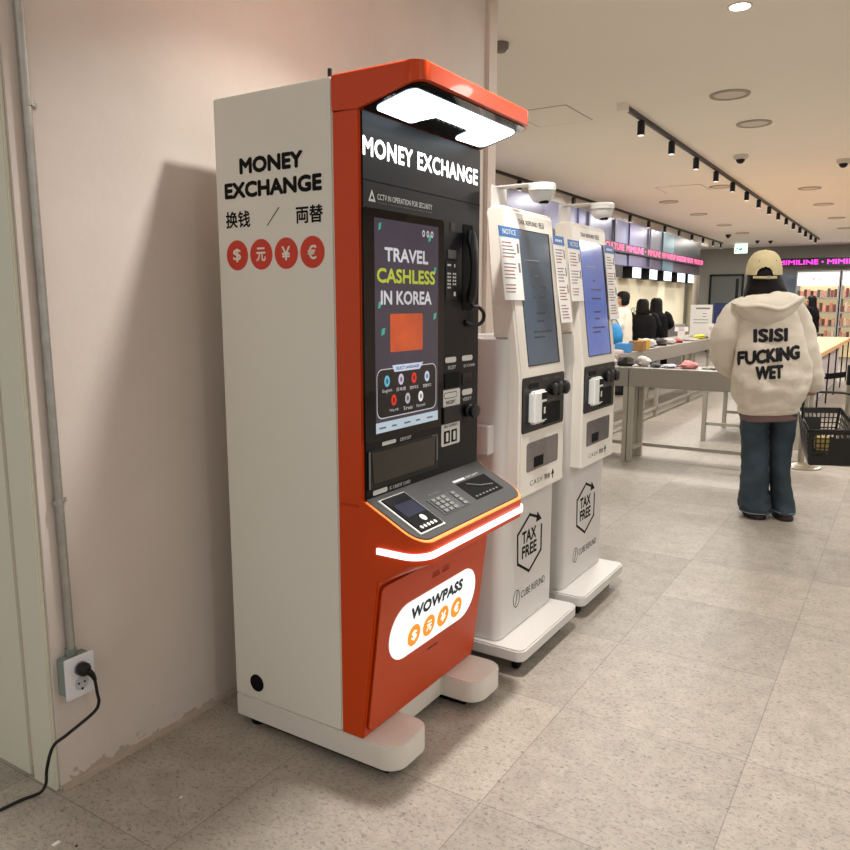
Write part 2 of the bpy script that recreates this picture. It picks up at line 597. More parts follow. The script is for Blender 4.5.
# black front
fas = MB().box(XF - .006, XF, Y0 + .006, Y1 - .006, .84, 1.905).build('fascia', navy_fas, K, bev=.0015)
MB().box(XF - .001, XF + .0006, Y0 + .006, Y1 - .006, 1.727, 1.7295).build('panel_seam', black_mat, fas)
sg = text('lit_sign_lettering', 'MONEY EXCHANGE', lit_white, fas, (XF, 1.695, 1.789), FY, SZ, .638, .052, .048, lift=.002, space=1.07)
tri = MB()
a_, b_, c_ = (1.72, 1.674), (1.753, 1.674), (1.7365, 1.706)
tri.prism([(XF + .0002, *a_), (XF + .0002, *b_), (XF + .0002, *c_)], (.0006, 0, 0))
tri.build('warning_triangle', lab_white, fas)
MB().prism([(XF + .0006, 1.729, 1.68), (XF + .0006, 1.744, 1.68), (XF + .0006, 1.7365, 1.694)], (.0006, 0, 0)).build('triangle_centre', navy_fas, fas)
text('lettering', 'CCTV IN OPERATION FOR SECURITY', lab_white, fas, (XF, 1.762, 1.682), FY, SZ, .285, .0155, .01)
text('lettering', 'This kiosk is monitored by cameras for your safety at all times', grey_key, fas, (XF, 1.762, 1.671), FY, SZ, .285, .006)
bez = MB().prism([(XF - .001, y, z) for y, z in rrect(1.69, 2.115, 1.007, 1.657, .012)], (.0045, 0, 0)).build('touchscreen', black_gl, K, bev=.0015)
XD = XF + .0036
disp = MB().box(XD - .001, XD + .0004, 1.741, 2.078, 1.031, 1.633).build('display', scr('display_dim_purple', (62, 58, 74), .36), bez)
XD += .0004
sw = scr('screen_white_text', (196, 198, 206), .48)
text('screen_lettering', 'TRAVEL', sw, bez, (XD, 1.788, 1.517), FY, SZ, .23, .040, .05)
text('screen_lettering', 'CASHLESS', scr('screen_lime_text', (176, 190, 62), .42), bez, (XD, 1.75, 1.457), FY, SZ, .308, .042, .05)
text('screen_lettering', 'IN KOREA', sw, bez, (XD, 1.768, 1.396), FY, SZ, .27, .041, .05)
for i in range(3):
    r1, r0 = disc2(1.992 + i * .024, 1.608, .0075, 14, .010), disc2(1.992 + i * .024, 1.608, .0038, 14, .0055)
    MB().loft([[(XD + .0006, y, z) for y, z in r1], [(XD + .0006, y, z) for y, z in r0]], cap=False).build('screen_icon', sw, bez)
MB().prism([(XD, y, z) for y, z in rrect(1.814, 1.987, 1.261, 1.371, .006)], (.0005, 0, 0)).build('screen_card', mat('screen_orange_card', (196, 82, 40), .12, nz=.4, sc=9, emit=.42), bez)
pl = MB().prism([(XD, y, z) for y, z in rrect(1.745, 2.067, 1.072, 1.215, .025)], (.0004, 0, 0)).build('language_menu', scr('screen_near_black', (20, 20, 26), .2), bez)
r1, r0 = rrect(1.745, 2.067, 1.072, 1.215, .025), rrect(1.7475, 2.0645, 1.0745, 1.2125, .0235)
MB().loft([[(XD + .0006, y, z) for y, z in r1], [(XD + .0006, y, z) for y, z in r0]], cap=False).build('menu_outline', sw, bez)
MB().prism([(XD + .0005, y, z) for y, z in ((1.823, 1.223), (1.99, 1.223), (1.97, 1.203), (1.834, 1.203))], (.0004, 0, 0)).build('menu_heading', scr('screen_pale_blue', (186, 200, 226), .6), bez)
text('screen_lettering', 'SELECT LANGUAGE', black_ink, bez, (XD + .001, 1.842, 1.2085), FY, SZ, .122, .009, .008)
lang = [(1.796, 1.179, (90, 170, 200), 'English'), (1.868, 1.179, (190, 180, 205), '日本語'), (1.938, 1.178, (200, 40, 36), '简体中文'),
        (2.012, 1.177, (180, 200, 225), '繁體中文'), (1.83, 1.121, (196, 44, 30), 'Tiếng Việt'), (1.903, 1.119, (160, 160, 170), 'ไทย'), (1.976, 1.118, (214, 214, 216), 'Русский')]
for y, z, c, s in lang:
    MB().prism([(XD + .0004, a, b) for a, b in disc2(y, z, .0135, 18, .0165)], (.0006, 0, 0)).build('language_icon', scr('icon_' + s, c, .6), bez)
    MB().prism([(XD + .001, a, b) for a, b in disc2(y, z, .006, 12, .008)], (.0004, 0, 0)).build('icon_centre', scr('iconc_' + s, tuple(int(x * .6) for x in c), .4), bez)
    text('screen_lettering', s, sw, bez, (XD + .0006, y - .024, z - .034), FY, SZ, .048, .011, .0)
MB().box(XD, XD + .0004, 1.741, 2.078, 1.032, 1.062).build('screen_bar', scr('screen_bar_blue', (168, 186, 200), .55), bez)
m_ = MB()
for i in range(5):
    m_.box(XD + .0004, XD + .0007, 1.756 + i * .064, 1.790 + i * .064 - (i % 2) * .01, 1.043, 1.048)
m_.build('bar_dots', scr('bar_marks', (90, 100, 120), .3), bez)
m_ = MB()
for y, z, w in ((1.76, 1.60, .01), (2.02, 1.585, .012), (1.77, 1.31, .016), (2.05, 1.35, .014), (1.756, 1.385, .012), (2.052, 1.49, .01)):
    m_.prism([(XD, y, z), (XD, y + w, z + .004), (XD, y + w + .004, z + .022), (XD, y + .003, z + .019)], (.0004, 0, 0))
m_.build('screen_pattern', scr('screen_teal', (60, 170, 150), .4), bez)
MB().cyl((XF + .003, 1.905, 1.646), (XF + .0045, 1.905, 1.646), .006).build('webcam', black_mat, bez)
# right hand controls
MB().box(XF, XF + .002, 2.156, 2.186, 1.627, 1.656).build('camera_window', black_sat, fas, bev=.0005)
MB().box(XF, XF + .003, 2.141, 2.192, 1.543, 1.570).build('camera_window', mat('grey_window', (92, 94, 98), .3), fas, bev=.0005)
kp = MB().box(XF, XF + .002, 2.128, 2.205, 1.415, 1.535).build('phone_keypad', black_sat, fas, bev=.0005)
m_ = MB().box(XF + .002, XF + .003, 2.137, 2.160, 1.519, 1.525).box(XF + .002, XF + .003, 2.180, 2.186, 1.516, 1.526)
for r in range(5):
    for c in range(2):
        for q in range(2):
            if c == 0 or r < 4:
                m_.box(XF + .002, XF + .003, 2.138 + c * .034 + q * .012, 2.146 + c * .034 + q * .012, 1.492 - r * .011, 1.498 - r * .011)
m_.box(XF + .002, XF + .003, 2.178, 2.19, 1.424, 1.438)
m_.build('keypad_markings', lab_white, kp)
MB().prism([(XF - .002, y, z) for y, z in rrect(2.238, 2.304, 1.378, 1.657, .006)], (.0035, 0, 0)).build('handset_cradle', black_mat, fas)
hs = MB()
hpath = [(XF + .018, 2.262, 1.632), (XF + .024, 2.255, 1.605), (XF + .036, 2.250, 1.57), (XF + .04, 2.249, 1.52), (XF + .036, 2.251, 1.47), (XF + .026, 2.256, 1.43), (XF + .018, 2.260, 1.405)]
hs.tube(hpath, [(.017, .012), (.024, .017), (.022, .013), (.019, .011), (.02, .012), (.023, .016), (.015, .012)], 12)
hset = hs.build('phone_handset', black_sat, K, smooth=60)
MB().tube(spline([(XF + .018, 2.262, 1.41), (XF + .02, 2.275, 1.392), (XF + .024, 2.31, 1.388), (XF + .028, 2.338, 1.368), (XF + .026, 2.338, 1.343), (XF + .018, 2.31, 1.328), (XF + .008, 2.272, 1.332), (XF + .002, 2.256, 1.342)], 6), .0065, 8).build('cord', black_sat, hset, smooth=60)


def pill_lab(y0, y1, z0, z1, par):
    MB().prism([(XF, y, z) for y, z in rrect(y0, y1, z0, z1, (z1 - z0) * .45)], (.0008, 0, 0)).build('label_pill', lab_white, par)


pill_lab(2.130, 2.20, 1.209, 1.227, fas)
text('lettering', 'RECEIPT', lab_white, fas, (XF, 2.147, 1.187), FY, SZ, .052, .012, .01)
pill_lab(2.240, 2.312, 1.209, 1.227, fas)
text('lettering', 'QR SCANNER', lab_white, fas, (XF, 2.25, 1.186), FY, SZ, .08, .011, .01)
MB().box(XF, XF + .004, 2.122, 2.218, 1.127, 1.175).build('receipt_slot', black_mat, fas, bev=.001)
MB().box(XF, XF + .003, 2.24, 2.306, 1.128, 1.168).build('scanner_window', black_gl, fas, bev=.001)
stk = MB().prism([(XF, y, z) for y, z in rrect(2.107, 2.227, .935, 1.121, .008)], (.0012, 0, 0)).build('white_sticker', lab_white, fas)
X2 = XF + .0012
MB().box(X2 - .001, X2 + .008, 2.108, 2.226, 1.010, 1.066).build('bill_slot', black_sat, stk, bev=.002)
MB().box(X2, X2 + .001, 2.122, 2.160, .943, .985).box(X2, X2 + .001, 2.170, 2.206, .943, .985).build('sticker_pictogram', black_ink, stk)
MB().prism([(X2 + .001, y, z) for y, z in rrect(2.134, 2.149, .949, .979, .004)], (.0005, 0, 0)).prism([(X2 + .001, y, z) for y, z in rrect(2.181, 2.196, .949, .979, .004)], (.0005, 0, 0)).build('pictogram_phone', lab_white, stk)
text('lettering', 'BILL OUTPUT', black_ink, stk, (X2, 2.124, .996), FY, SZ, .085, .008, .005)
text('lettering', 'RECEIPT', black_ink, stk, (X2, 2.136, 1.073), FY, SZ, .06, .012, .005)
r1, r0 = rrect(2.122, 2.206, 1.092, 1.112, .009), rrect(2.124, 2.204, 1.094, 1.110, .008)
MB().loft([[(X2 + .0005, y, z) for y, z in r1], [(X2 + .0005, y, z) for y, z in r0]], cap=False).build('sticker_outline', black_ink, stk)
pill_lab(2.242, 2.313, 1.092, 1.112, fas)
text('lettering', 'VERIFY', lab_white, fas, (XF, 2.246, 1.072), FY, SZ, .062, .012, .01)
rd = MB().lathe((0, 0, 0), [(.021, 0), (.024, .01), (.02, .016), (.024, .026), (.023, .032), (.012, .035)], 18)
rd.v = [(XF + v[2], 2.285 + v[0] * 1.3, 1.036 + v[1]) for v in rd.v]
rd.build('scanner_knob', black_sat, K, smooth=40)
# deposit window
wf = MB().prism([(XF, y, z) for y, z in rrect(1.702, 2.084, .872, .987, .006)], (.003, 0, 0)).build('deposit_window', black_sat, K, bev=.001)
MB().prism([(XF + .003, y, z) for y, z in ((1.72, .978), (2.062, .978), (2.056, .888), (1.728, .888))], (.0015, 0, 0)).build('window_glass', mat('tinted_glass', (30, 29, 26), .04, spec=1., metal=.35), wf)
MB().box(XF + .003, XF + .0045, 1.706, 1.712, .876, .984).box(XF + .003, XF + .0045, 2.072, 2.078, .90, .984).box(XF + .003, XF + .0045, 2.045, 2.078, .981, .984).build('window_edge', grey_key, wf)
pill_lab(1.775, 1.846, .992, 1.003, fas)
text('lettering', 'DEPOSIT', lab_white, fas, (XF, 1.868, .992), FY, SZ, .06, .010, .005)
pill_lab(1.728, 1.80, .853, .867, fas)
text('lettering', 'IC CREDIT CARD', lab_white, fas, (XF, 1.812, .854), FY, SZ, .11, .010, .005)
# canopy
R_ = .05


def canz(x):
    return 1.906 + max(0, (x + 1.284)) * .262


def canplan(off, x0, r=R_):
    pts = [(x0, Y0 - off)]
    for cx, cy, a in ((-1.083 - r, Y0 + r, -90), (-1.083 - r, Y1 - r, 0)):
        for i in range(9):
            t = math.radians(a + 90 * i / 8)
            pts.append((cx + (r + off) * math.cos(t), cy + (r + off) * math.sin(t)))
    pts.append((x0, Y1 + off))
    return pts


cp0 = canplan(.0, XS)
cpf = cp0[:1] + [(-1.284, Y0)] + cp0[1:-1] + [(-1.284, Y1)] + cp0[-1:]
ins = [(min(max(x, XS + .004), -1.083 - .004), min(max(y, Y0 + .004), Y1 - .004)) for x, y in cpf]
can = MB().loft([[(x, y, 1.911 if x < -1.3 else canz(x)) for x, y in cpf], [(x, y, 2.0) for x, y in cpf], [(x, y, 2.004) for x, y in ins]]).build('canopy', orange, K, smooth=35)
un = Vector((.262, 0, -1)).normalized()
uin = [(-1.268, Y0 + .012)] + canplan(-.012, -1.268)[1:-1] + [(-1.268, Y1 - .012)]
und = MB().prism([Vector((x, y, canz(x))) for x, y in uin], un * .004).build('canopy_underside', black_gl, can)


def arc(cx, cy, r, a0, a1, k=6):
    return [(cx + r * math.cos(math.radians(a0 + (a1 - a0) * i / k)), cy + r * math.sin(math.radians(a0 + (a1 - a0) * i / k))) for i in range(k + 1)]


cs = arc(-1.152, 1.748, .028, -90, 0) + arc(-1.152, 2.298, .028, 0, 90) + arc(-1.225, 2.298, .028, 90, 180) + arc(-1.235, 2.17, .022, 180, 270) + arc(-1.20, 2.13, .018, 90, 90, 1) \
    + [(-1.196, 2.10), (-1.196, 1.945)] + arc(-1.235, 1.895, .022, 90, 180) + arc(-1.225, 1.748, .028, 180, 270)
MB().prism([Vector((x, y, canz(x))) + un * .004 for x, y in cs], un * .003).build('light_panel', lamp_white, can)

# ------------------------------------------------------------------ tax refund kiosks
T = thing('tax_refund_kiosk', 'grey white tax refund kiosk standing beside the orange exchange kiosk', 'kiosk', (-1.45, 2.755, 0), group='tax refund kiosks')
tw = mat('kiosk_white', (206, 203, 200), .4, nz=.02, sc=3)
bpl = [(x, y) for x, y in rrect(-1.66, -1.128, 2.47, 3.03, .035)]
tb = MB().prism([(x, y, .062) for x, y in bpl], (0, 0, .048)).build('base', tw, T, bev=.006)
for x, y in ((-1.19, 2.55), (-1.19, 2.95), (-1.6, 2.55), (-1.6, 2.95)):
    c = MB().cyl((x - .012, y, .027), (x + .012, y, .027), .027).build('caster', black_mat, T, bev=.004)
    MB().box(x - .02, x + .02, y - .016, y + .016, .045, .062).build('caster_plate', steel, c)
ped = MB().prism([(x, y, .11) for x, y in rrect(-1.62, -1.245, 2.495, 3.015, .035)], (0, 0, 1.16)).build('pedestal', tw, T, bev=.004, smooth=30)
XP = -1.245


def ring(pts2, w):
    n = len(pts2)
    vs = [(XP + .0008, y, z) for y, z in pts2]
    return vs


# tax free badge: hexagon with an arrow head
hexo = [(2.763, .557), (2.652, .497), (2.657, .377), (2.766, .318), (2.883, .377), (2.883, .485)]
m_ = MB()
for (a, b), (c, d) in zip(hexo[:-1], hexo[1:]):
    v = Vector((0, c - a, d - b)).normalized() * .005
    pv = Vector((0, -(d - b), c - a)).normalized() * .0055
    A, B = Vector((XP + .0004, a, b)) - v, Vector((XP + .0004, c, d)) + v
    m_.prism([A + pv, A - pv, B - pv, B + pv], (.0008, 0, 0))
A, B = Vector((XP + .0004, 2.763, .557)), Vector((XP + .0004, 2.845, .528))
pv = Vector((0, -(B - A).z, (B - A).y)).normalized() * .0055
m_.prism([A + pv, A - pv, B - pv, B + pv], (.0008, 0, 0))
m_.prism([(XP + .0004, 2.838, .552), (XP + .0004, 2.882, .512), (XP + .0004, 2.826, .510)], (.0008, 0, 0))
m_.build('tax_free_badge', black_ink, ped)
text('lettering', 'TAX', black_ink, ped, (XP, 2.692, .446), FY, SZ, .138, .052, .045)
text('lettering', 'FREE', black_ink, ped, (XP, 2.695, .385), FY, SZ, .142, .052, .045)
lr1, lr0 = disc2(2.652, .236, .030, 24, .036), disc2(2.652, .236, .026, 24, .032)
MB().loft([[(XP + .0006, y, z) for y, z in lr1], [(XP + .0006, y, z) for y, z in lr0]], cap=False).prism([(XP + .0002, 2.643, .212), (XP + .0002, 2.648, .212), (XP + .0002, 2.661, .26), (XP + .0002, 2.656, .26)], (.0006, 0, 0)).build('round_logo', black_ink, ped)
text('lettering', 'CUBE REFUND', black_ink, ped, (XP, 2.695, .222), FY, SZ, .235, .030, .0)
# head slab
prof = [(-1.262, .668), (-1.192, .668), (-1.195, .70), (-1.198, 1.13), (-1.2745, 1.74), (-1.285, 1.752), (-1.345, 1.752), (-1.352, 1.73), (-1.315, 1.27), (-1.262, 1.27)]
head = MB().prism([(x, 2.552, z) for x, z in prof], (0, .428, 0)).build('head', warm_white, T, bev=.012, seg=3, smooth=30)
hn = Vector((1, 0, .1255)).normalized()


def hp(y, z, h=0.):
    return Vector((-1.198 - (z - 1.13) * .1254, y, z)) + hn * h


hup = (hp(0, 1.6) - hp(0, 1.2)).normalized()
tsm = mat('kiosk_screen_slate', (64, 80, 96), .1, nz=.15, sc=4, emit=.30)
ts = MB().prism([hp(y, z, -.002) for y, z in ((2.626, 1.166), (2.927, 1.166), (2.927, 1.674), (2.626, 1.674))], hn * .004).build('screen', black_gl, head)
MB().prism([hp(y, z, .002) for y, z in ((2.628, 1.170), (2.911, 1.170), (2.911, 1.670), (2.628, 1.670))], hn * .0006).build('display', tsm, ts)
m_ = MB()
for z, y0, y1 in ((1.56, 2.67, 2.80), (1.50, 2.75, 2.79), (1.46, 2.72, 2.85), (1.42, 2.72, 2.84), (1.36, 2.74, 2.82), (1.33, 2.74, 2.8), (1.29, 2.70, 2.86), (1.27, 2.7, 2.8)):
    m_.prism([hp(y0, z, .0026), hp(y1, z, .0026), hp(y1, z + .006, .0026), hp(y0, z + .006, .0026)], hn * .0004)
m_.build('display_text', mat('screen_dark_text', (40, 52, 66), .2, emit=.15), ts)
text('lettering', 'TAX REFUND 환급', black_ink, head, hp(2.652, 1.692, .0), FY, hup, .235, .022, .008)
XH = -1.1965
cpn = MB().prism([(XH - .003, y, z) for y, z in rrect(2.562, 2.962, .917, 1.127, .014)], (.006, 0, 0)).build('control_panel', black_sat, head, bev=.0015)
XH += .003
crd = MB().box(XH, XH + .03, 2.61, 2.725, .95, 1.075).build('card_reader', mat('reader_white', (226, 228, 226), .4), cpn, bev=.008)
MB().box(XH + .0298, XH + .031, 2.672, 2.718, .963, 1.03).box(XH + .0298, XH + .031, 2.668, 2.72, 1.04, 1.066).build('reader_window', black_ink, crd)
MB().box(XH + .031, XH + .0315, 2.688, 2.702, .985, 1.01).build('reader_icon', lab_white, crd)
MB().box(XH, XH + .003, 2.754, 2.918, .93, 1.012).build('passport_slot', black_mat, cpn, bev=.001)
MB().box(XH, XH + .002, 2.615, 2.70, 1.082, 1.102).build('receipt_slot', black_mat, cpn)
kb = MB()
for c0, r0, hh in ((2.835, .022, .02), (2.885, .026, .022), (2.935, .025, .03)):
    q = MB().lathe((0, 0, 0), [(r0, 0), (r0 + .003, hh * .4), (r0 + .003, hh * .8), (r0 * .8, hh)], 16)
    kb.add([(XH + v[2], c0 + v[0], 1.064 + v[1]) for v in q.v], q.f)
kb.build('barcode_scanner', black_sat, cpn, smooth=40)
for s, a, z, w in (('IC', 2.632, 1.108, .02), ('SCANNER', 2.74, 1.108, .06), ('BILL', 2.86, 1.106, .05), ('PASSPORT', 2.80, 1.018, .07)):
    text('lettering', s, grey_key, cpn, (XH, a, z), FY, SZ, w, .007)
XH = -1.1955
tr_ = MB().prism([(XH - .002, y, z) for y, z in rrect(2.612, 2.915, .762, .875, .012)], (.003, 0, 0)).build('cash_tray', mat('tray_grey', (104, 98, 98), .25, nz=.1), head)
MB().box(XH + .001, XH + .003, 2.68, 2.765, .772, .812).build('tray_recess', black_mat, tr_)
text('lettering', 'CASH', black_ink, head, (XH, 2.648, .704), FY, SZ, .115, .020, .0, space=1.3)
text('lettering', '現金', black_ink, head, (XH, 2.782, .703), FY, SZ, .06, .023, .012)
MB().box(XH, XH + .001, 2.864, 2.872, .692, .715).prism([(XH, 2.853, .713), (XH, 2.883, .713), (XH, 2.868, .735)], (.001, 0, 0)).build('arrow_mark', black_ink, head)
# side cover and little hinge plate
# surveillance camera bracket
br = MB().box(-1.335, -1.329, 2.555, 2.675, 1.74, 1.826).box(-1.335, -1.195, 2.588, 2.642, 1.820, 1.826).build('camera_bracket', tw, T, bev=.001)
dmc = MB().lathe((-1.16, 2.615, 1.756), [(.015, 0), (.030, .005), (.041, .019), (.046, .038), (.049, .04), (.05, .062), (.045, .067)], 28).build('dome_camera', mat('dome_white', (230, 230, 226), .35), T, smooth=35)
MB().lathe((-1.150, 2.609, 1.752), [(.012, 0), (.018, .003), (.02, .01)], 16).build('lens', black_gl, dmc)
MB().lathe((-1.16, 2.615, 1.796), [(.0508, 0), (.0508, .002)], 28).build('dome_ring', grey_key, dmc)
T2 = copy_tree(T)
T2['label'] = 'grey white tax refund kiosk nearest the display tables, with bluer screen'
T2.location.y += .635
tsb = mat('kiosk_screen_blue', (88, 108, 176), .1, nz=.35, sc=3, emit=.42)


def relabel_screen(o):
    for c in o.children:
        if c.name.startswith('display') and not c.name.startswith('display_text'):
            c.data = c.data.copy()
            c.data.materials[0] = tsb
        relabel_screen(c)


relabel_screen(T2)


MB().box(-1.36, -1.275, 2.445, 2.4965, .85, .957).build('side_bracket', tw, T, bev=.003)


# notices taped to the tax kiosks
def notice(y0, y1, z0, z1, tilt, label, header, dy=0., out=.0045):
    t = thing('notice_sheet', label, 'notice', (0, 0, 0), group='paper notices on the tax refund kiosks')

    def q(y, z, h):
        p = hp(y, z, out + h)
        p.y += (z1 - z) * tilt
        return p
    MB().prism([q(y0, z0, 0), q(y1, z0, 0), q(y1, z1, 0), q(y0, z1, 0)], hn * .002).build('sheet', paper, t)
    hh = .036
    hd = MB().prism([q(y0, z1 - hh, .002), q(y1, z1 - hh, .002), q(y1, z1, .002), q(y0, z1, .002)], hn * .0008).build('header', blue_hdr, t)
    w = y1 - y0
    if header:
        text('lettering', header, paper, hd, q(y0 + .18 * w, z1 - hh + .009, .003), FY, hup, w * .66, .019, .02)
    else:
        m = MB()
        for i in range(4):
            m.prism([q(y0 + w * (.2 + .16 * i), z1 - .024, .0029), q(y0 + w * (.3 + .16 * i), z1 - .024, .0029), q(y0 + w * (.3 + .16 * i), z1 - .014, .0029), q(y0 + w * (.2 + .16 * i), z1 - .014, .0029)], hn * .0003)
        m.build('header_marks', paper, hd)
    rnd = random.Random(label)
    z = z1 - hh - .022
    m, m2 = MB(), MB()
    k = 0
    while z > z0 + .015:
        if k % 6 != 5:
            e = .55 + .25 * rnd.random()
            tgt = m if rnd.random() < .6 else m2
            tgt.prism([q(y0 + .1 * w, z, .0021), q(y0 + e * w, z, .0021), q(y0 + e * w, z + .005, .0021), q(y0 + .1 * w, z + .0032, .0021)], hn * .0003)
        z -= .0125
        k += 1
    for j in range(3):
        zz = z1 - .09 - j * .07
        if zz > z0 + .05:
            m2.prism([q(y1 - .16 * w, zz, .0021), q(y1 - .06 * w, zz, .0021), q(y1 - .06 * w, zz + .035, .0021), q(y1 - .16 * w, zz + .035, .0021)], hn * .0003)
    m.build('printed_text', ink_red, t)
    m2.build('printed_text', ink_grey, t)
    return t


notice(2.470, 2.632, 1.412, 1.672, .0, 'blue-headed NOTICE sheet on the edge of the kiosk beside the orange machine', 'NOTICE')
notice(2.944, 3.060, 1.322, 1.672, .06, 'long paper sheet with blue strip between the two tax refund kiosks', None, out=.008)
notice(3.108, 3.245, 1.410, 1.668, .0, 'blue-headed NOTICE sheet on the kiosk with the blue screen', 'NOTICE')
notice(3.560, 3.690, 1.325, 1.672, .0, 'long narrow paper sheet on the tax kiosk edge beside the shop aisle', None, out=.008)

# ------------------------------------------------------------------ conduit, socket box and cable
cd = thing('conduit_pipe', 'galvanised steel conduit pipe running up the wall to the ceiling', 'pipe', (WX + .014, 1.199, .41))
MB().cyl((WX + .016, 1.201, .402), (WX + .016, 1.188, ZC), .0115, n=18).build('pipe', steel, cd, smooth=40)
MB().cyl((WX + .016, 1.201, .404), (WX + .016, 1.2, .424), .0145, n=12).build('coupling', grey_box, cd)
for z in (.855, 1.906):
    MB().cyl((WX + .016, 1.197, z - .007), (WX + .016, 1.197, z + .007), .0145, n=18).box(WX, WX + .005, 1.205, 1.228, z - .007, z + .007).cyl((WX + .004, 1.222, z), (WX + .009, 1.222, z), .005, n=8).build('pipe_clamp', steel, cd)
sb = thing('wall_socket', 'grey surface mounted socket box with white double outlet plate', 'socket', (WX + .03, 1.2, .34))
MB().box(WX, WX + .052, 1.163, 1.245, .292, .403).build('box', grey_box, sb, bev=.003)
MB().box(WX + .052, WX + .06, 1.152, 1.242, .293, .414).build('outlet_plate', mat('outlet_white', (226, 226, 230), .4), sb, bev=.002)
for z in (.377, .333):
    q = MB().lathe((0, 0, 0), [(.0215, 0), (.0215, .002), (.0185, .002), (.017, .0005)], 22)
    q.v = [(WX + .06 + v[2], 1.198 + v[0], z + v[1]) for v in q.v]
    sk_ = q.build('outlet', mat('outlet_grey', (188, 190, 196), .4), sb, smooth=30)
    MB().cyl((WX + .061, 1.189, z), (WX + .0625, 1.189, z), .003, n=8).cyl((WX + .061, 1.207, z), (WX + .0625, 1.207, z), .003, n=8).box(WX + .0605, WX + .064, 1.196, 1.2, z - .021, z - .015).build('contact_hole', black_mat, sk_)
pc = thing('power_cable', 'black power cable plugged into the wall socket and trailing over the floor', 'cable', (WX + .1, 1.2, .3))
q = MB().lathe((0, 0, 0), [(.018, 0), (.0195, .004), (.0195, .016), (.015, .024), (.008, .027)], 20)
q.v = [(WX + .0645 + v[2], 1.198 + v[0], .377 + v[1]) for v in q.v]
q.tube([(WX + .084, 1.202, .374), (WX + .088, 1.214, .358), (WX + .088, 1.222, .338)], [.011, .0085, .0055], 10)
q.build('plug', black_sat, pc, smooth=40)


MB().tube(spline([(WX + .088, 1.221, .340), (-1.888, 1.2262, .2966), (-1.888, 1.229, .2655), (-1.895, 1.214, .238), (-1.912, 1.142, .202), (-1.925, 1.106, .18), (-1.933, 1.088, .122), (-1.962, 1.098, .06), (-1.995, 1.103, .02),
                  (-2.015, 1.092, .0055), (-2.027, 1.06, .005), (-2.034, 1.01, .005), (-2.042, .96, .005), (-2.052, .90, .005), (-2.07, .80, .005)]), .0046, 8).build('cord', black_sat, pc, smooth=60)
for i, (x, y, w) in enumerate(((-1.66, 1.31, .008), (-1.787, 1.0, .02), (-1.73, 1.03, .006))):
    tag(MB().box(x, x + w * .5, y, y + w, 0, .003).build('floor_scrap', paper if i != 2 else black_mat, None),
        ['tiny white crumb on the floor tiles below the bare wall', 'pale torn paper scrap on the floor below the trailing cable', 'tiny dark crumb on the floor near the trailing cable'][i], 'litter')

# ------------------------------------------------------------------ ceiling fittings
LY = [6.64 + .965 * i for i in range(15)]
tr1 = thing('ceiling_track', 'long straight black lighting track on the ceiling above the aisle', 'lighting track', (-2.1, 13.5, ZC))
MB().box(-2.075, -2.045, 6.25, 20.9, 2.915, ZC).build('rail', black_sat, tr1)
MB().box(-2.11, -2.04, 6.16, 6.24, 2.90, ZC).build('power_feed', ceil_m, tr1)


def spot(x, y, label, group, h=.115, r=.031):
    t = thing('track_spotlight', label, 'spotlight', (x, y, 2.9), group=group)
    MB().cyl((x, y, 2.795), (x, y, 2.795 + h), r, n=14).build('housing', black_sat, t, bev=.002)
    MB().box(x - .012, x + .012, y - .02, y + .02, 2.908, 2.914).build('adapter', black_sat, t)
    MB().cyl((x, y, 2.793), (x, y, 2.795), r * .8, n=14).build('lens', lit_white, t)


for i, y in enumerate(LY):
    spot(-2.06, y, 'black cylinder spotlight, %s from the near end of the long aisle ceiling track' % nth(i), 'spotlights on the aisle track')
tr2 = thing('ceiling_track', 'thin black lighting track along the ceiling edge above the LED ticker wall', 'lighting track', (-4.28, 14, ZC))
MB().box(-4.295, -4.265, 4.2, 21., 2.918, ZC).build('rail', black_sat, tr2)
for i, y in enumerate([8.96, 10.77, 12.3, 13.4, 14.5, 15.6, 16.7, 17.8, 18.85, 19.9, 20.75]):
    spot(-4.28, y, 'black cylinder spotlight, %s along the ceiling edge track over the ticker wall' % nth(i), 'spotlights on the edge track')
vent_m = mat('vent_white', (214, 204, 192), .7)
vent_d = mat('vent_dark_beige', (172, 160, 148), .8)  # darker beige for trim rings and access panel frames
VL = [(-1.30, 6.32, 'round ceiling downlight nearest the orange canopy'), (-1.31, 7.41, 'round ceiling downlight just behind the nearest one'), (-1.33, 11.84, 'round ceiling downlight, third in the row right of the aisle track'),
      (-1.34, 13.82, 'round ceiling downlight, fourth in the row right of the aisle track'), (-1.33, 16.09, 'round ceiling downlight, fifth in the row right of the aisle track'), (-1.35, 18.35, 'round ceiling downlight farthest in the row right of the aisle track'),
      (-3.32, 12.24, 'round ceiling downlight nearest in the row by the ticker wall'), (-3.32, 14.2, 'round ceiling downlight second in the row by the ticker wall'), (-3.33, 16.39, 'round ceiling downlight third in the row by the ticker wall'),
      (-3.35, 18.4, 'round ceiling downlight farthest in the row by the ticker wall'), (-2.32, 11.04, 'round ceiling downlight close beside the aisle track')]
for x, y, lb in VL:
    t = thing('ceiling_downlight', lb, 'ceiling light', (x, y, ZC), group='round ceiling downlights')
    MB().loft([[(x + r * math.cos(a), y + r * math.sin(a), z) for a in [2 * PI * k / 32 for k in range(32)]] for r, z in ((.145, ZC), (.142, ZC - .012), (.118, ZC - .012), (.112, ZC - .004))], cap=False).build('trim_ring', vent_d, t, smooth=30)
    MB().cyl((x, y, ZC - .006), (x, y, ZC - .001), .113, n=32).build('diffuser', vent_m, t)
t = thing('ceiling_downlight', 'small lit recessed ceiling spot at the top edge of the view', 'ceiling light', (-.91, 4.54, ZC))
MB().cyl((-.91, 4.54, ZC - .004), (-.91, 4.54, ZC), .062, n=28).build('trim_ring', vent_m, t)
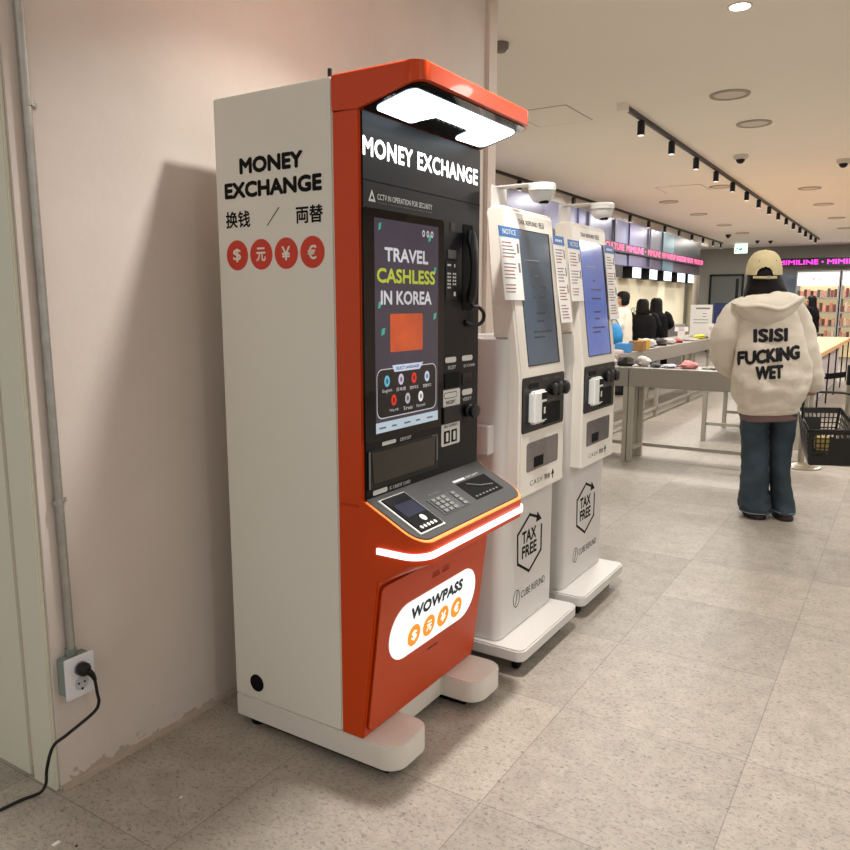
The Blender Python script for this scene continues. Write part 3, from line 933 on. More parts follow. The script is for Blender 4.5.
MB().cyl((-.91, 4.54, ZC - .006), (-.91, 4.54, ZC - .003), .05, n=28).build('diffuser', mat('warm_lamp', (255, 240, 216), .5, nz=0, emit=14), t)
for x, y, lb, r in ((-1.68, 8.88, 'white ceiling dome camera with dark bubble beside the aisle track', .075), (-.78, 9.73, 'white ceiling dome camera with dark bubble at the right edge', .075), (-3.7, 18.7, 'small black dome camera in front of the dark far wall', .06), (-3.42, 20.8, 'tiny black ceiling sensor right of the green exit sign', .05), (-3.15, 21.0, 'tiny black ceiling sensor above the beige cap', .05)):
    t = thing('ceiling_dome_camera', lb, 'camera', (x, y, ZC))
    MB().lathe((x, y, ZC), [(r, 0), (r * .95, -.03), (r * .8, -.045)], 24).build('housing', vent_m if r > .07 else black_sat, t, smooth=40)
    MB().ball((x, y, ZC - .045), (r * .62, r * .62, r * .6)).build('bubble', black_gl, t, smooth=60)
t = thing('smoke_detector', 'small grey detector on the ceiling by the end of the left wall', 'detector', (-2.24, 4.39, ZC))
MB().lathe((-2.24, 4.39, ZC), [(.05, 0), (.048, -.03), (.03, -.05)], 20).build('cover', mat('detector_grey', (120, 112, 104), .6), t, smooth=40)
for x0, x1, y0, y1, lb in ((-2.95, -2.45, 5.95, 6.55, 'square outline of a ceiling access panel beside the orange canopy'), (-3.1, -2.5, 10.7, 11.3, 'square ceiling access panel behind the aisle track')):
    t = thing('access_panel', lb, 'panel', ((x0 + x1) / 2, (y0 + y1) / 2, ZC))
    MB().box(x0, x1, y0, y1, ZC - .002, ZC).build('panel_frame', vent_d, t)
    MB().box(x0 + .012, x1 - .012, y0 + .012, y1 - .012, ZC - .004, ZC - .002).build('panel_door', ceil_m, t)
ex = thing('exit_sign', 'lit green and white emergency exit sign hanging from the ceiling', 'sign', (-3.95, 21.4, 2.8))
MB().box(-4.06, -3.75, 21.40, 21.46, 2.69, 2.93).build('sign_box', mat('exit_lit', (226, 255, 246), .5, nz=0, emit=1.3), ex, bev=.005)
gm = mat('exit_green', (20, 178, 120), .5, emit=.6)
g = MB()
g.prism([(-3.96, 21.396, 2.81), (-3.91, 21.396, 2.81), (-3.91, 21.396, 2.86), (-3.86, 21.396, 2.80), (-3.91, 21.396, 2.73), (-3.91, 21.396, 2.77), (-3.96, 21.396, 2.77)], (0, .004, 0))
g.box(-4.035, -4.005, 21.396, 21.40, 2.72, 2.78).box(-4.02, -3.97, 21.396, 21.40, 2.80, 2.83)
g.build('arrow_symbol', gm, ex)
MB().cyl((-3.965, 21.43, 2.93), (-3.965, 21.43, ZC), .012).build('hanger', black_sat, ex)

# ------------------------------------------------------------------ ticker wall
fz = thing('ticker_wall_fascia', 'tall lavender and dark metal fascia panels above the cream counter wall', 'fascia', (-4.3, 12, 2.05))
cols = [(118, 118, 146), (104, 104, 132), (124, 126, 154), (108, 110, 146), (98, 100, 136), (122, 126, 162), (110, 108, 142), (100, 98, 130), (90, 90, 112), (104, 140, 154), (72, 74, 76), (66, 68, 68)]  # panel colours carry the bluish light falling on them, one as a teal glow
yb = [4.0, 8.6, 9.7, 10.9, 11.7, 12.6, 13.3, 14.1, 14.7, 15.4, 16.2, 17.4, 18.6]
for i, c in enumerate(cols):
    MB().box(-4.4, -4.24 - .012 * (i % 3), yb[i], yb[i + 1] - .012, 2.05, 2.775).build('fascia_panel', mat('fascia_%d' % i, c, .3, metal=.35, nz=.2, sc=3), fz)
for i, (y0, c) in enumerate(((11.25, 0), (12.45, 0), (14.45, 0))):
    MB().box(-4.24, -4.215, y0, y0 + .06, 2.08, 2.76).build('fascia_rib', mat('rib_%d' % i, (92, 90, 112), .35), fz)
lt = thing('led_sign', 'pink LED ticker band running along the lavender fascia at the left wall', 'sign', (-4.2, 14, 2.32))
MB().box(-4.205, -4.18, 9.4, 18.58, 2.245, 2.395).build('ticker_housing', mat('ticker_black', (26, 10, 22), .4), lt)
pinkm = mat('led_pink', (255, 96, 150), .5, nz=0, emit=1.3)
segs = ['NEW WAVES OF K-CULTURE', 'MIMILINE ·', 'MIMILINE', 'NEW WAVES OF K-CULTURE', 'MIMILINE ·', 'MIMILINE', 'NEW']
sy = [9.5, 12.95, 14.12, 15.2, 16.2, 17.3, 18.18]
seg_ = [('K-CULTURE', 11.70, 12.82), ('MIMILINE ·', 12.95, 14.05), ('MIMILINE', 14.2, 15.0), ('NEW WAVES OF', 15.12, 16.1), ('K-CULTURE', 16.2, 16.98), ('MIMILINE ·', 17.06, 17.62), ('MIMILINE', 17.68, 18.2), ('NEW', 18.26, 18.52), ('NEW WAVES OF', 9.9, 11.55)]
for s, a, b in seg_:
    text('ticker_lettering', s, pinkm, lt, (-4.18, a, 2.272), FY, SZ, b - a, .105, .05, lift=.003)
# square light boxes hung under the fascia
bxs = [(12.52, 13.01, 0), (13.54, 14.07, 1), (14.58, 15.12, 1), (15.55, 16.15, 1), (16.6, 17.26, 1), (17.5, 18.05, 1)]
for i, (a, b, lit) in enumerate(bxs):
    t = thing('hanging_light_box', 'square black light box, %s along beneath the ticker fascia' % nth(i), 'light box', (-4.3, (a + b) / 2, 1.86), group='light boxes under the fascia')
    MB().box(-4.42, -4.25, a, b, 1.85, 2.045).build('housing', black_sat, t)
    if lit:
        MB().box(-4.25, -4.246, a + .02, b - .02, 1.86, 2.04).build('lit_front', mat('lit_front_%d' % i, (214, 236, 255), .5, nz=.05, emit=1.1), t)
tag(MB().cyl((-4.36, 18.45, 0), (-4.36, 18.45, 2.05), .14, n=24).build('steel_post', brushed, None, smooth=40), 'round brushed metal post at the end of the cream counter wall', 'post')
sc_t = thing('service_counter', 'dark grey service counter in front of the cream wall', 'counter', (-3.95, 14.5, 0))
MB().box(-4.49, -4.32, 11.9, 17.6, 0, .92).build('body', mat('counter_dark', (96, 94, 90), .5), sc_t)
MB().box(-4.495, -4.285, 11.85, 17.65, .92, .96).build('countertop', mat('counter_top', (150, 148, 140), .4), sc_t, bev=.004)
for i, (y, lb) in enumerate(((13.3, 'teal bottle rack standing on the service counter behind the black coats'), (14.3, 'clear tapered wire rack standing in the middle of the service counter'), (15.6, 'wide wire rack on the service counter nearest the white sign board'))):
    t = thing('wire_rack', lb, 'rack', (-4.39, y, .961), group='racks on the service counter')
    h = (.34, .36, .34)[i]
    m_ = MB()
    w0, w1 = (.16, .16), ((.15, .1), (.05, .16))[0]
    w0 = (.14, .16, .24)[i]
    w1 = (.12, .06, .22)[i]
    for sx_ in (-1, 1):
        for sy_ in (-1, 1):
            m_.cyl((-4.39 + sx_ * .07, y + sy_ * w0, .961), (-4.39 + sx_ * .05, y + sy_ * w1, .96 + h), .009, n=6)
    for f in (0.03, .5, 1.):
        w = w0 + (w1 - w0) * f
        m_.box(-4.45, -4.33, y - w, y + w, .97 + h * f - .008, .97 + h * f)
    m_.build('rack_frame', mat('rack_%d' % i, ((84, 120, 120), (150, 158, 148), (120, 126, 118))[i], .3), t)
    if i == 0:
        for q_ in range(2):
            MB().lathe((-4.39, y - .06 + q_ * .12, .985), [(.04, 0), (.042, .11), (.02, .13), (.02, .145)], 14).build('bottle', mat('teal_%d' % q_, (60, 104, 112), .3), t)

# ------------------------------------------------------------------ display tables


def table(label, x0, x1, y0, y1, zt, ap, legs, group=None, strut=None, apm=table_m):
    t = thing('display_table', label, 'table', ((x0 + x1) / 2, (y0 + y1) / 2, 0), group=group)
    MB().box(x0, x1, y0, y1, zt - ap, zt).build('tray_top', apm, t, bev=.004)
    for x, y in legs:
        MB().box(x - .02, x + .02, y - .025, y + .025, 0, zt - ap).build('leg', leg_m, t, bev=.002)
    for a, b, c, d, z in strut or ():
        MB().box(a, b, c, d, z, z + .03).build('stretcher', leg_m, t)
    return t


table('grey display table in front of the person in the beige hoodie', -2.08, -.86, 6.66, 7.12, .842, .165, [(-2.058, 6.69), (-2.058, 7.0), (-.9, 6.69), (-.9, 7.0)], 'grey display tables', [(-2.02, -.93, 6.96, 6.99, .10), (-2.06, -2.03, 6.72, 6.97, .10)])
table('grey display table end poking out behind the tax refund kiosks', -3.3, -2.086, 6.66, 7.12, .842, .165, [(-2.106, 6.69), (-2.106, 7.0), (-3.25, 6.69), (-3.25, 7.0)], 'grey display tables', [(-3.2, -2.16, 6.96, 6.99, .10)])
table('long grey display table stretching back towards the white sign board', -3.3, -2.6, 7.7, 14.2, .87, .16, [(-2.64, y) for y in (7.9, 9.6, 11.3, 12.4, 13.9)] + [(-3.25, y) for y in (7.9, 9.6, 11.3, 13.9)], 'grey display tables', [(-2.65, -2.62, 7.93, 13.87, .1)])
table('low grey table with crossed base behind the hoodie wearer', -1.76, -.8, 8.08, 9.2, .62, .06, [(-1.73, 8.11), (-1.34, 8.11), (-1.73, 9.14), (-.85, 9.14), (-.85, 8.11)], 'grey display tables', [(-1.72, -1.34, 8.1, 8.13, .17), (-1.72, -.85, 9.12, 9.15, .17)], apm=mat('low_table_top', (120, 116, 108), .5))
# pale wood display table with black legs
wood = mat('pale_wood', (226, 178, 128), .45, nz=.15, sc=6)
wt = thing('wooden_display_table', 'pale wood display table on thin black legs beyond the queue barrier', 'table', (-1.3, 12.8, 0))
MB().box(-1.75, -.92, 9.6, 16, .74, .80).build('tabletop', wood, wt, bev=.004)
for i in range(6):
    y = 9.7 + i * 1.24
    MB().box(-.965, -.945, y - .01, y + .01, 0, .74).build('leg', black_sat, wt)
for y in (12.7, 15.9):
    MB().box(-1.72, -1.69, y - .014, y + .014, 0, .74).build('leg', black_sat, wt)
MB().box(-1.12, -1.09, 9.7, 15.9, .02, .72).build('side_cover', mat('grey_lilac_panel', (196, 186, 190), .6), wt)

# merchandise
rnd = random.Random(3)


def lump(x, y, z, r, c, name, label, cat, grp):
    r = tuple(q * (.8 if z < .86 else .9) for q in r)
    m = MB()
    n, k = 16, 9
    rings = []
    for i in range(k + 1):
        t = -PI / 2 + PI * (i + .05) / (k + .1)
        ring_ = []
        for j in range(n):
            a = 2 * PI * j / n
            p = Vector((math.cos(t) * math.cos(a), math.cos(t) * math.sin(a), math.sin(t)))
            s = 1 + .45 * noise.noise(p * 2.6 + Vector((x * 9, y * 5, 0)))
            ring_.append((x + p.x * r[0] * s, y + p.y * r[1] * s, max(z, z + r[2] * .75 + p.z * r[2] * s)))
        rings.append(ring_)
    m.loft(rings)
    o = m.build(name, mat('goods_%s_%.2f_%.2f' % (name, x, y), c, .8, nz=.2, sc=20), None, smooth=60)
    return tag(o, label, cat, grp)


G1 = 'soft goods on the near display tables'
for x, y, z, r, c, lb in (
        (-2.31, 6.86, .842, (.06, .07, .05), (206, 202, 200), 'white plush bundle at the table end beside the tax kiosk'),
        (-2.17, 6.84, .842, (.10, .08, .06), (60, 52, 50), 'black and brown plush bundle on the grey table seam'),
        (-2.03, 6.9, .842, (.08, .08, .065), (200, 196, 190), 'white plush bundle right of the dark plush on the near table'),
        (-1.90, 6.84, .842, (.06, .07, .03), (84, 84, 92), 'small dark grey pouch on the near display table'),
        (-1.78, 6.86, .842, (.09, .08, .022), (206, 202, 212), 'flat white cloth pouch left of the pink bundle'),
        (-1.62, 6.86, .842, (.10, .08, .045), (226, 150, 150), 'pink fabric bundle in the middle of the near display table'),
        (-1.40, 6.9, .842, (.14, .1, .018), (166, 160, 154), 'flat grey folded goods on the near display table'),
        (-1.22, 6.82, .842, (.06, .06, .035), (96, 78, 58), 'dark brown pouch beside the hoodie sleeve'),
        (-1.10, 6.84, .842, (.05, .06, .035), (140, 110, 80), 'tan pouch closest to the hoodie sleeve')):
    lump(x, y, z, r, c, 'plush_bundle', lb, 'merchandise', G1)
boxes = [(-2.75, 8.25, .14, .2, .10, (60, 130, 190), 'blue box at the near end of the long display table'), (-2.72, 8.65, .16, .14, .11, (140, 100, 60), 'brown box beside the blue one on the long table'),
         (-2.72, 8.95, .12, .12, .11, (206, 160, 50), 'yellow and brown box on the long table'), (-2.8, 8.0, .2, .1, .04, (216, 190, 180), 'flat pale pink box at the corner of the long table')]
for x, y, a, b, h, c, lb in boxes:
    o = MB().box(x, x + a, y, y + b, .87, .87 + h).build('goods_box', mat('box_%.2f' % y, c, .6, nz=.25, sc=18), None, bev=.004)
    tag(o, lb, 'box', 'boxes on the long display table')
for x, y, r, c, lb in ((-2.75, 9.45, (.12, .16, .07), (196, 192, 186), 'pale grey folded bundle on the long table'), (-2.72, 9.95, (.1, .14, .06), (60, 54, 52), 'dark plush bundle on the long table below the black coats'),
                       (-2.72, 10.35, (.1, .12, .05), (180, 172, 166), 'light plush bundle on the long table below the long-haired shopper'), (-2.72, 10.75, (.09, .14, .035), (150, 70, 66), 'dull red pouch on the long display table'),
                       (-2.72, 11.6, (.1, .3, .02), (170, 160, 150), 'flat beige goods in the middle of the long table'), (-2.74, 12.2, (.1, .2, .045), (206, 200, 60), 'bright yellow bundle on the long table'),
                       (-2.74, 12.72, (.1, .18, .03), (150, 140, 160), 'flat mauve goods at the far part of the long table')):
    lump(x, y, .87, r, c, 'plush_bundle', lb, 'merchandise', 'soft goods on the long display table')
for x, y, w, h, lb in ((-2.93, 11.85, .18, .19, 'small white price card on a stem on the long table'), (-2.64, 12.45, .085, .2, 'narrow pinkish price card at the white sign board')):
    t = thing('price_card', lb, 'price card', (x, y, .87), group='price cards on the long table')
    MB().box(x - w / 2 - .01, x + w / 2 + .01, y - .004, y + .004, .99, .99 + .07 if w > .1 else .87 + h + .03).build('card', mat('card_%.2f' % x, (222, 212, 212), .6), t)
    MB().box(x - w * .3, x + w * .3, y - .003, y + .006, .87, 1.0).build('stem', mat('stem_%.2f' % x, (206, 198, 196), .6), t)
    m_ = MB()
    for k in range(3):
        m_.box(x - w * .25, x + w * .25, y - .006, y - .004, 1.0 + k * .02, 1.008 + k * .02)
    m_.build('card_print', ink_grey, t)
for x0, x1, z0, z1, c, lb, nm in ((-3.085, -2.745, .87, 1.385, (226, 226, 222), 'white printed sign board standing on the far end of the long table', 'w'), (-2.72, -2.37, .87, 1.415, (20, 34, 92), 'plain navy blue sign board beside the white one', 'b')):
    t = thing('sign_board', lb, 'sign board', ((x0 + x1) / 2, 13.0, .87), group='sign boards')
    MB().box(x0, x1, 13.0, 13.02, z0, z1).build('board', mat('board_' + nm, c, .5), t)
    MB().box(x0 + .03, x1 - .03, 12.95, 13.1, .87, .882).build('foot', brushed, t)
    if nm == 'w':
        m_ = MB().box(-3.0, -2.78, 12.997, 13.0, 1.315, 1.34)
        for k, (a, b) in enumerate(((-2.89, -2.83), (-2.89, -2.83), (-3.03, -2.8), (-3.03, -2.8))):
            m_.box(a, b, 12.997, 13.0, 1.24 - k * .05, 1.25 - k * .05)
        m_.build('board_print', ink_grey, t)

# queue barrier
for x, y, lb in ((-.722, 7.25, 'metal queue post with round base hidden behind the shopping basket'), (-.415, 7.62, 'metal queue post with black belt head at the right edge')):
    t = thing('queue_post', lb, 'queue post', (x, y, 0), group='queue barrier posts')
    MB().lathe((x, y, 0), [(.165, 0), (.165, .012), (.15, .022), (.05, .038), (.03, .045)], 32).build('base', brushed, t, smooth=40)
    MB().cyl((x, y, .04), (x, y, .72), .0265, n=20).build('post', brushed, t, smooth=40)
    MB().cyl((x, y, .70), (x, y, .875), .034, n=20).build('belt_head', black_sat, t, bev=.004)
bt = MB().loft([[(x, y, z0), (x, y + .003, z0), (x, y + .003, z0 + .05), (x, y, z0 + .05)] for x, y, z0 in ((-.69, 7.285, .77), (-.57, 7.42, .758), (-.45, 7.58, .77))]).build('queue_belt', black_mat, None)
tag(bt, 'black retractable belt stretched between the two queue posts', 'belt')
u_ = Vector((.12, .145, 0)).normalized()
text('belt_lettering', 'MIMILINE', lab_white, bt, (-.668, 7.308, .784), u_, (0, 0, 1), .11, .022, .02, lift=.004)

# ------------------------------------------------------------------ far shelving
prodc = [(150, 66, 58), (92, 62, 48), (196, 150, 128), (60, 44, 42), (176, 120, 96), (208, 180, 160), (120, 50, 50), (228, 150, 130), (84, 84, 80)]
pm = [mat('product_%d' % i, c, .5, nz=.2, sc=30) for i, c in enumerate(prodc)]
shelf_g = mat('shelf_grey', (150, 148, 146), .5)
backlit = mat('shelf_back_glow', (255, 226, 176), .6, nz=.03, emit=.55)
for un_, (x0, x1, ulab) in enumerate(((-2.68, -1.66, 'left'), (-1.63, -.6, 'right'))):
    t = thing('shelf_unit', ['lit cosmetics shelf unit with white header behind the dark-haired shopper', 'lit cosmetics shelf unit cut off by the right edge'][un_], 'shelf unit', ((x0 + x1) / 2, 22.75, 0), group='lit shelf units on the far wall')
    MB().box(x0, x1, DF - .06, DF - .02, 0, 2.24).build('back_panel', backlit, t)
    for xa in (x0, x1 - .03):
        MB().box(xa, xa + .03, 22.5, DF - .06, 0, 2.24).build('side_panel', shelf_g, t)
    MB().box(x0 + .03, x1 - .03, 22.5, DF - .06, 1.88, 2.21).build('header_light', mat('header_lit_%d' % un_, (246, 244, 252), .5, nz=.02, emit=1.1), t)
    if un_ == 0:
        text('header_logo', 'KIP', mat('logo_mauve', (150, 96, 110), .5), t, (-2.28, 22.5, 1.99), SX, SZ, .24, .1, .0, lift=.004)
    MB().box(x0, x1, 22.48, DF - .06, 2.21, 2.25).build('top_board', shelf_g, t)
    for k, zs in enumerate((1.53, 1.16, .80, .44)):
        MB().box(x0 + .03, x1 - .03, 22.5, DF - .06, zs, zs + .04).build('shelf', shelf_g, t)
        n = 12 if un_ == 0 else 9
        for i in range(n):
            w = .066
            xx = x0 + .045 + i * .078
            h = .15 + .09 * rnd.random()
            c = rnd.choice(pm)
            o = MB().box(xx, xx + w, 22.53, 22.62, zs + .041, zs + .041 + h).build('product_box', c, None, bev=.004)
            tag(o, 'small cosmetics box, %s along the %s shelf of the %s lit unit' % (nth(i), ('top', 'second', 'third', 'lowest')[k], ('fully visible', 'edge-cropped')[un_]), 'product', 'cosmetics boxes on the lit shelves')
pk = thing('led_sign', 'magenta LED MIMILINE sign high on the far wall above the shelves', 'sign', (-1.5, 22.9, 2.5))
MB().box(-3.4, 1.6, 22.85, 22.92, 2.39, 2.60).build('ticker_housing', mat('sign_black', (30, 6, 28), .4), pk)
magm = mat('led_magenta', (255, 60, 220), .5, nz=0, emit=1.5)
x = -3.2
for i in range(4):
    text('ticker_lettering', 'MIMILINE', magm, pk, (x, 22.85, 2.43), SX, SZ, .97, .125, .035, lift=.006)
    MB().box(x + 1.05, x + 1.09, 22.842, 22.85, 2.475, 2.51).build('ticker_dot', magm, pk)
    x += 1.18
MB().box(-3.4, -3.36, 22.9, DF, 2.45, 2.55).box(1.5, 1.54, 22.9, DF, 2.45, 2.55).build('wall_mount', black_sat, pk)
mir = thing('mirror_panel', 'bluish glass panel on the far wall left of the lit shelves', 'panel', (-2.95, DF - .04, 0))
MB().box(-3.3, -2.72, DF - .05, DF, .3, 2.2).build('glass', mat('mirror_blue', (120, 136, 150), .12, metal=.5), mir)
MB().box(-2.74, -2.70, DF - .07, DF, .3, 2.24).build('edge', shelf_g, mir)

# ------------------------------------------------------------------ people
skin = mat('skin', (196, 148, 120), .6, nz=.06)
hairm = mat('black_hair', (14, 11, 11), .6, nz=.3, sc=30, bump=.25, bsc=90, spec=.2)


def skinned(name, J, E, m, parent, extra=None):
    me = bpy.data.meshes.new('b')
    me.from_pydata([j[:3] for j in J], E, [])
    o = bpy.data.objects.new('b', me)
    COL.objects.link(o)
    md = o.modifiers.new('s', 'SKIN')
    for i, v in enumerate(me.skin_vertices[0].data):
        r = J[i][3]
        v.radius = r if isinstance(r, tuple) else (r, r)
        v.use_root = i == 0
    sd = o.modifiers.new('d', 'SUBSURF')
    sd.levels = sd.render_levels = 2
    dg = bpy.context.evaluated_depsgraph_get()
    me2 = bpy.data.meshes.new_from_object(o.evaluated_get(dg))
    bpy.data.objects.remove(o)
    if extra:
        bm = bmesh.new()
        bm.from_mesh(me2)
        vs = [bm.verts.new(v) for v in extra.v]
        for f in extra.f:
            bm.faces.new([vs[i] for i in f])
        bmesh.ops.recalc_face_normals(bm, faces=bm.faces)
        bm.to_mesh(me2)
        bm.free()
    for p in me2.polygons:
        p.use_smooth = True
    me2.materials.clear()
    return link(name, me2, m, parent)


def hand(J, E, w, p, side, d, fwd, curl=.6):
    """palm and five fingers grown from wrist index w at p; d = pointing direction, fwd = palm-side direction."""
    d, fwd = Vector(d).normalized(), Vector(fwd).normalized()
    ac = d.cross(fwd).normalized() * side
    p = Vector(p)
    b = len(J)
    J.append((*(p + d * .045), (.022, .026)))
    E.append((w, b))
    for k, ln in enumerate((.038, .044, .041, .032)):
        k0 = p + d * .085 + ac * (.027 - .018 * k)
        k1 = k0 + (d * (1 - curl) + fwd * curl).normalized() * ln
        k2 = k1 + (d * (1 - 2 * curl) + fwd).normalized() * ln * .8
        i = len(J)
        J += [(*k0, .009), (*k1, .0082), (*k2, .007)]
        E += [(b, i), (i, i + 1), (i + 1, i + 2)]
    t0 = p + d * .04 + ac * .032 + fwd * .008
    t1 = t0 + (d * .6 + ac * .5 + fwd * .6).normalized() * .035
    t2 = t1 + (d * .6 + fwd * .8 - ac * .2).normalized() * .028
    i = len(J)
    J += [(*t0, .011), (*t1, .0095), (*t2, .008)]
    E += [(b, i), (i, i + 1), (i + 1, i + 2)]


def face(c, r, f=1.):
    """nose, eyes, ears and mouth on a head at c facing +y (joined to the body mesh)."""
    x, y, z = c
    m = MB()
    m.ball((x, y + r * 1.02, z - .012), (.014, .02, .024), 10, 6)
    m.ball((x, y + r * .93, z - .056), (.024, .012, .009), 10, 6)
    for s in (-1, 1):
        m.ball((x + s * .032, y + r * .88, z + .012), (.014, .010, .008), 10, 6)
        m.ball((x + s * r * .86, y + .0, z - .012), (.012, .022, .032), 10, 6)
    return m


def ering(cx, cy, z, rx, ry, n=28, p=2.3, tilt=0., amp=0., fr=9., seed=0.):
    out = []
    for i in range(n):
        a = 2 * PI * i / n
        c, s = math.cos(a), math.sin(a)
        x = math.copysign(abs(c) ** (2 / p), c) * rx
        y = math.copysign(abs(s) ** (2 / p), s) * ry
        v = Vector((cx + x, cy + y, z + tilt * x))
        k = 1 + amp * noise.noise(Vector((x * fr + seed, y * fr, z * fr * 1.4)))
        out.append((cx + x * k, cy + y * k, v.z))
    return out


def interp(rs, k):
    """smooth list of parameter tuples into k steps per span (Catmull-Rom)."""
    P = [rs[0]] + list(rs) + [rs[-1]]
    o = []
    for i in range(1, len(P) - 2):
        for j in range(k):
            t = j / k
            o.append(tuple(.5 * (2 * b + (c - a) * t + (2 * a - 5 * b + 4 * c - d) * t * t + (3 * b - a - 3 * c + d) * t ** 3) for a, b, c, d in zip(P[i - 1], P[i], P[i + 1], P[i + 2])))
    o.append(tuple(rs[-1]))
    return o


def sleeve(path, k=5, n=20, amp=.12, fr=14., seed=0.):
    P = interp(path, k)
    m = MB()
    m.tube([p[:3] for p in P], [(p[3], p[3]) for p in P], n)
    vv = []
    for i, v in enumerate(m.v):
        c = Vector(P[i // n][:3])
        d = Vector(v) - c
        s = 1 + amp * noise.noise(Vector((v[0] * fr * .7 + seed, v[1] * fr * .7, v[2] * fr * 1.6)))
        vv.append(tuple(c + d * s))
    m.v = vv
    return m


# --- the woman in the beige hoodie
W = thing('person', 'person seen from behind in beige printed hoodie, tan cap and wide blue jeans, holding basket', 'person', (-.70, 5.40, 0), math.radians(20))
J = [(-.05, .0, .88, (.12, .10)), (-.085, 0, 1.08, (.115, .09)), (-.11, 0, 1.28, (.13, .09)), (-.12, -.005, 1.41, (.055, .055)), (-.128, .01, 1.50, (.047, .05)), (-.133, .025, 1.575, (.072, .088)), (-.135, .015, 1.655, (.07, .085)),
     (-.125, 0, .84, (.085, .085)), (-.112, .02, .46, (.055, .055)), (-.10, -.01, .09, (.038, .04)), (-.10, .11, .035, (.034, .025)),
     (.02, 0, .84, (.085, .085)), (.045, .02, .46, (.055, .055)), (.078, -.01, .09, (.038, .04)), (.08, .11, .035, (.034, .025)),
     (-.255, 0, 1.36, (.055, .055)), (-.345, .0, 1.13, (.042, .042)), (-.235, .19, .98, (.028, .03)),
     (.045, 0, 1.36, (.055, .055)), (.15, -.01, 1.12, (.042, .042)), (.195, .03, .905, (.028, .03))]
E = [(0, 1), (1, 2), (2, 3), (3, 4), (4, 5), (5, 6), (0, 7), (7, 8), (8, 9), (9, 10), (0, 11), (11, 12), (12, 13), (13, 14), (2, 15), (15, 16), (16, 17), (2, 18), (18, 19), (19, 20)]
hand(J, E, 17, (-.235, .19, .98), 1, (.3, .75, -.45), (.5, -.2, -.6))
hand(J, E, 20, (.195, .03, .905), 1, (.12, .08, -1), (.0, .75, .1), .75)
skinned('body', J, E, skin, W, face((-.134, .025, 1.60), .074))
hood_m = mat('beige_sweatshirt', (222, 213, 198), .9, nz=.05, sc=8, bump=.9, bsc=13)
T_ = [(.70, -.055, .0, .160, .135), (.716, -.055, .0, .178, .150), (.75, -.055, .0, .190, .162), (.79, -.055, 0, .212, .172), (.88, -.053, -.01, .232, .185), (1.0, -.056, -.01, .232, .18), (1.14, -.07, -.005, .222, .168),
      (1.26, -.09, 0, .205, .158), (1.34, -.105, 0, .188, .14), (1.40, -.115, 0, .16, .115), (1.45, -.12, 0, .105, .09), (1.475, -.122, .0, .085, .08)]
rings = [ering(p[1], p[2], p[0], p[3], p[4], 56, 2.5, .05 * max(0, 1 - abs(p[0] - .75) * 4), .085, 11.) for p in interp(T_, 5)]
hb = MB().loft(rings)
hb.v = [tuple(Vector(v) + Vector((0, -.034, 0)) * abs(noise.noise(Vector((v[0] * 6 + v[2] * 5, 3, v[2] * 10 - v[0] * 9)))) * (1 if v[1] < 0 else 0)) for v in hb.v]
hood_o = hb.build('hoodie', hood_m, W, smooth=80, world=False)
MB().loft([ering(-.055, 0, z, rx, ry, 56, 2.5, .05, .02, 40) for z, rx, ry in ((.696, .165, .140), (.702, .180, .154), (.732, .186, .160), (.746, .178, .152))]).build('hem_band', hood_m, hood_o, smooth=80, world=False)
L = sleeve([(-.215, 0, 1.385, .075), (-.275, 0, 1.335, .092), (-.335, -.005, 1.22, .094), (-.352, .01, 1.12, .086), (-.325, .07, 1.03, .08), (-.27, .14, .975, .07), (-.215, .20, .945, .055), (-.20, .22, .935, .036)], seed=3)
L.build('sleeve', hood_m, hood_o, smooth=80, world=False)
Rr = sleeve([(.02, 0, 1.385, .07), (.055, 0, 1.33, .09), (.10, -.005, 1.21, .094), (.132, -.01, 1.10, .088), (.165, -.005, .99, .084), (.188, .005, .925, .08), (.20, .02, .88, .07), (.203, .028, .852, .055), (.203, .03, .84, .035)], seed=8)
Rr.build('sleeve', hood_m, hood_o, smooth=80, world=False)
# hood lying on the back
hr = []
NH = 44
for k in range(17):
    t = -PI / 2 + PI * (k + .05) / 16.1
    r_ = []
    for i in range(NH):
        a = 2 * PI * i / NH
        x = math.cos(t) * math.cos(a)
        y = math.cos(t) * math.sin(a)
        z = math.sin(t)
        s = 1 + .10 * noise.noise(Vector((x * 2.2, y * 2.2 + 5, z * 4.5)))
        px_ = x * .218 * s * (1 - .16 * max(0, -z)) * (1 - .40 * max(0, z) ** 1.5)
        pz = z * .122 * s + .085 * (abs(x) ** 1.6) * (1 - .4 * (z > 0)) + .10 * x * .2
        r_.append((-.122 + px_, -.075 + y * .125 * s - .015 * z, 1.345 + pz))
    hr.append(r_)
MB().loft(hr).build('hood', hood_m, hood_o, smooth=80, world=False)
rim_ = []
for i in range(19):
    t = i / 18 * 2 - 1
    rim_.append((-.122 + t * .190, -.135 - .065 * (1 - t * t), 1.375 + .04 * t * t + .010 * t - .012 * math.sin(t * 5)))
MB().tube(rim_, [(.012 + .012 * (1 - abs(i / 9 - 1)), .016) for i in range(19)], 10).build('hood_edge', hood_m, hood_o, smooth=80, world=False)
MB().tube([(-.122 + .092 * math.cos(2 * PI * i / 24), -.01 + .088 * math.sin(2 * PI * i / 24), 1.452 + .012 * math.sin(2 * PI * i / 24)) for i in range(25)], .026, 10).build('collar_fold', hood_m, hood_o, smooth=80, world=False)
bmh = bmesh.new()
bmh.from_mesh(hood_o.data)
bvh = BVHTree.FromBMesh(bmh)
bmh.free()


def onback(v):
    h = bvh.ray_cast(Vector((v.co.x, -1, v.co.z)), Vector((0, 1, 0)))
    v.co.y = (h[0].y if h[0] else -.15) - .0045


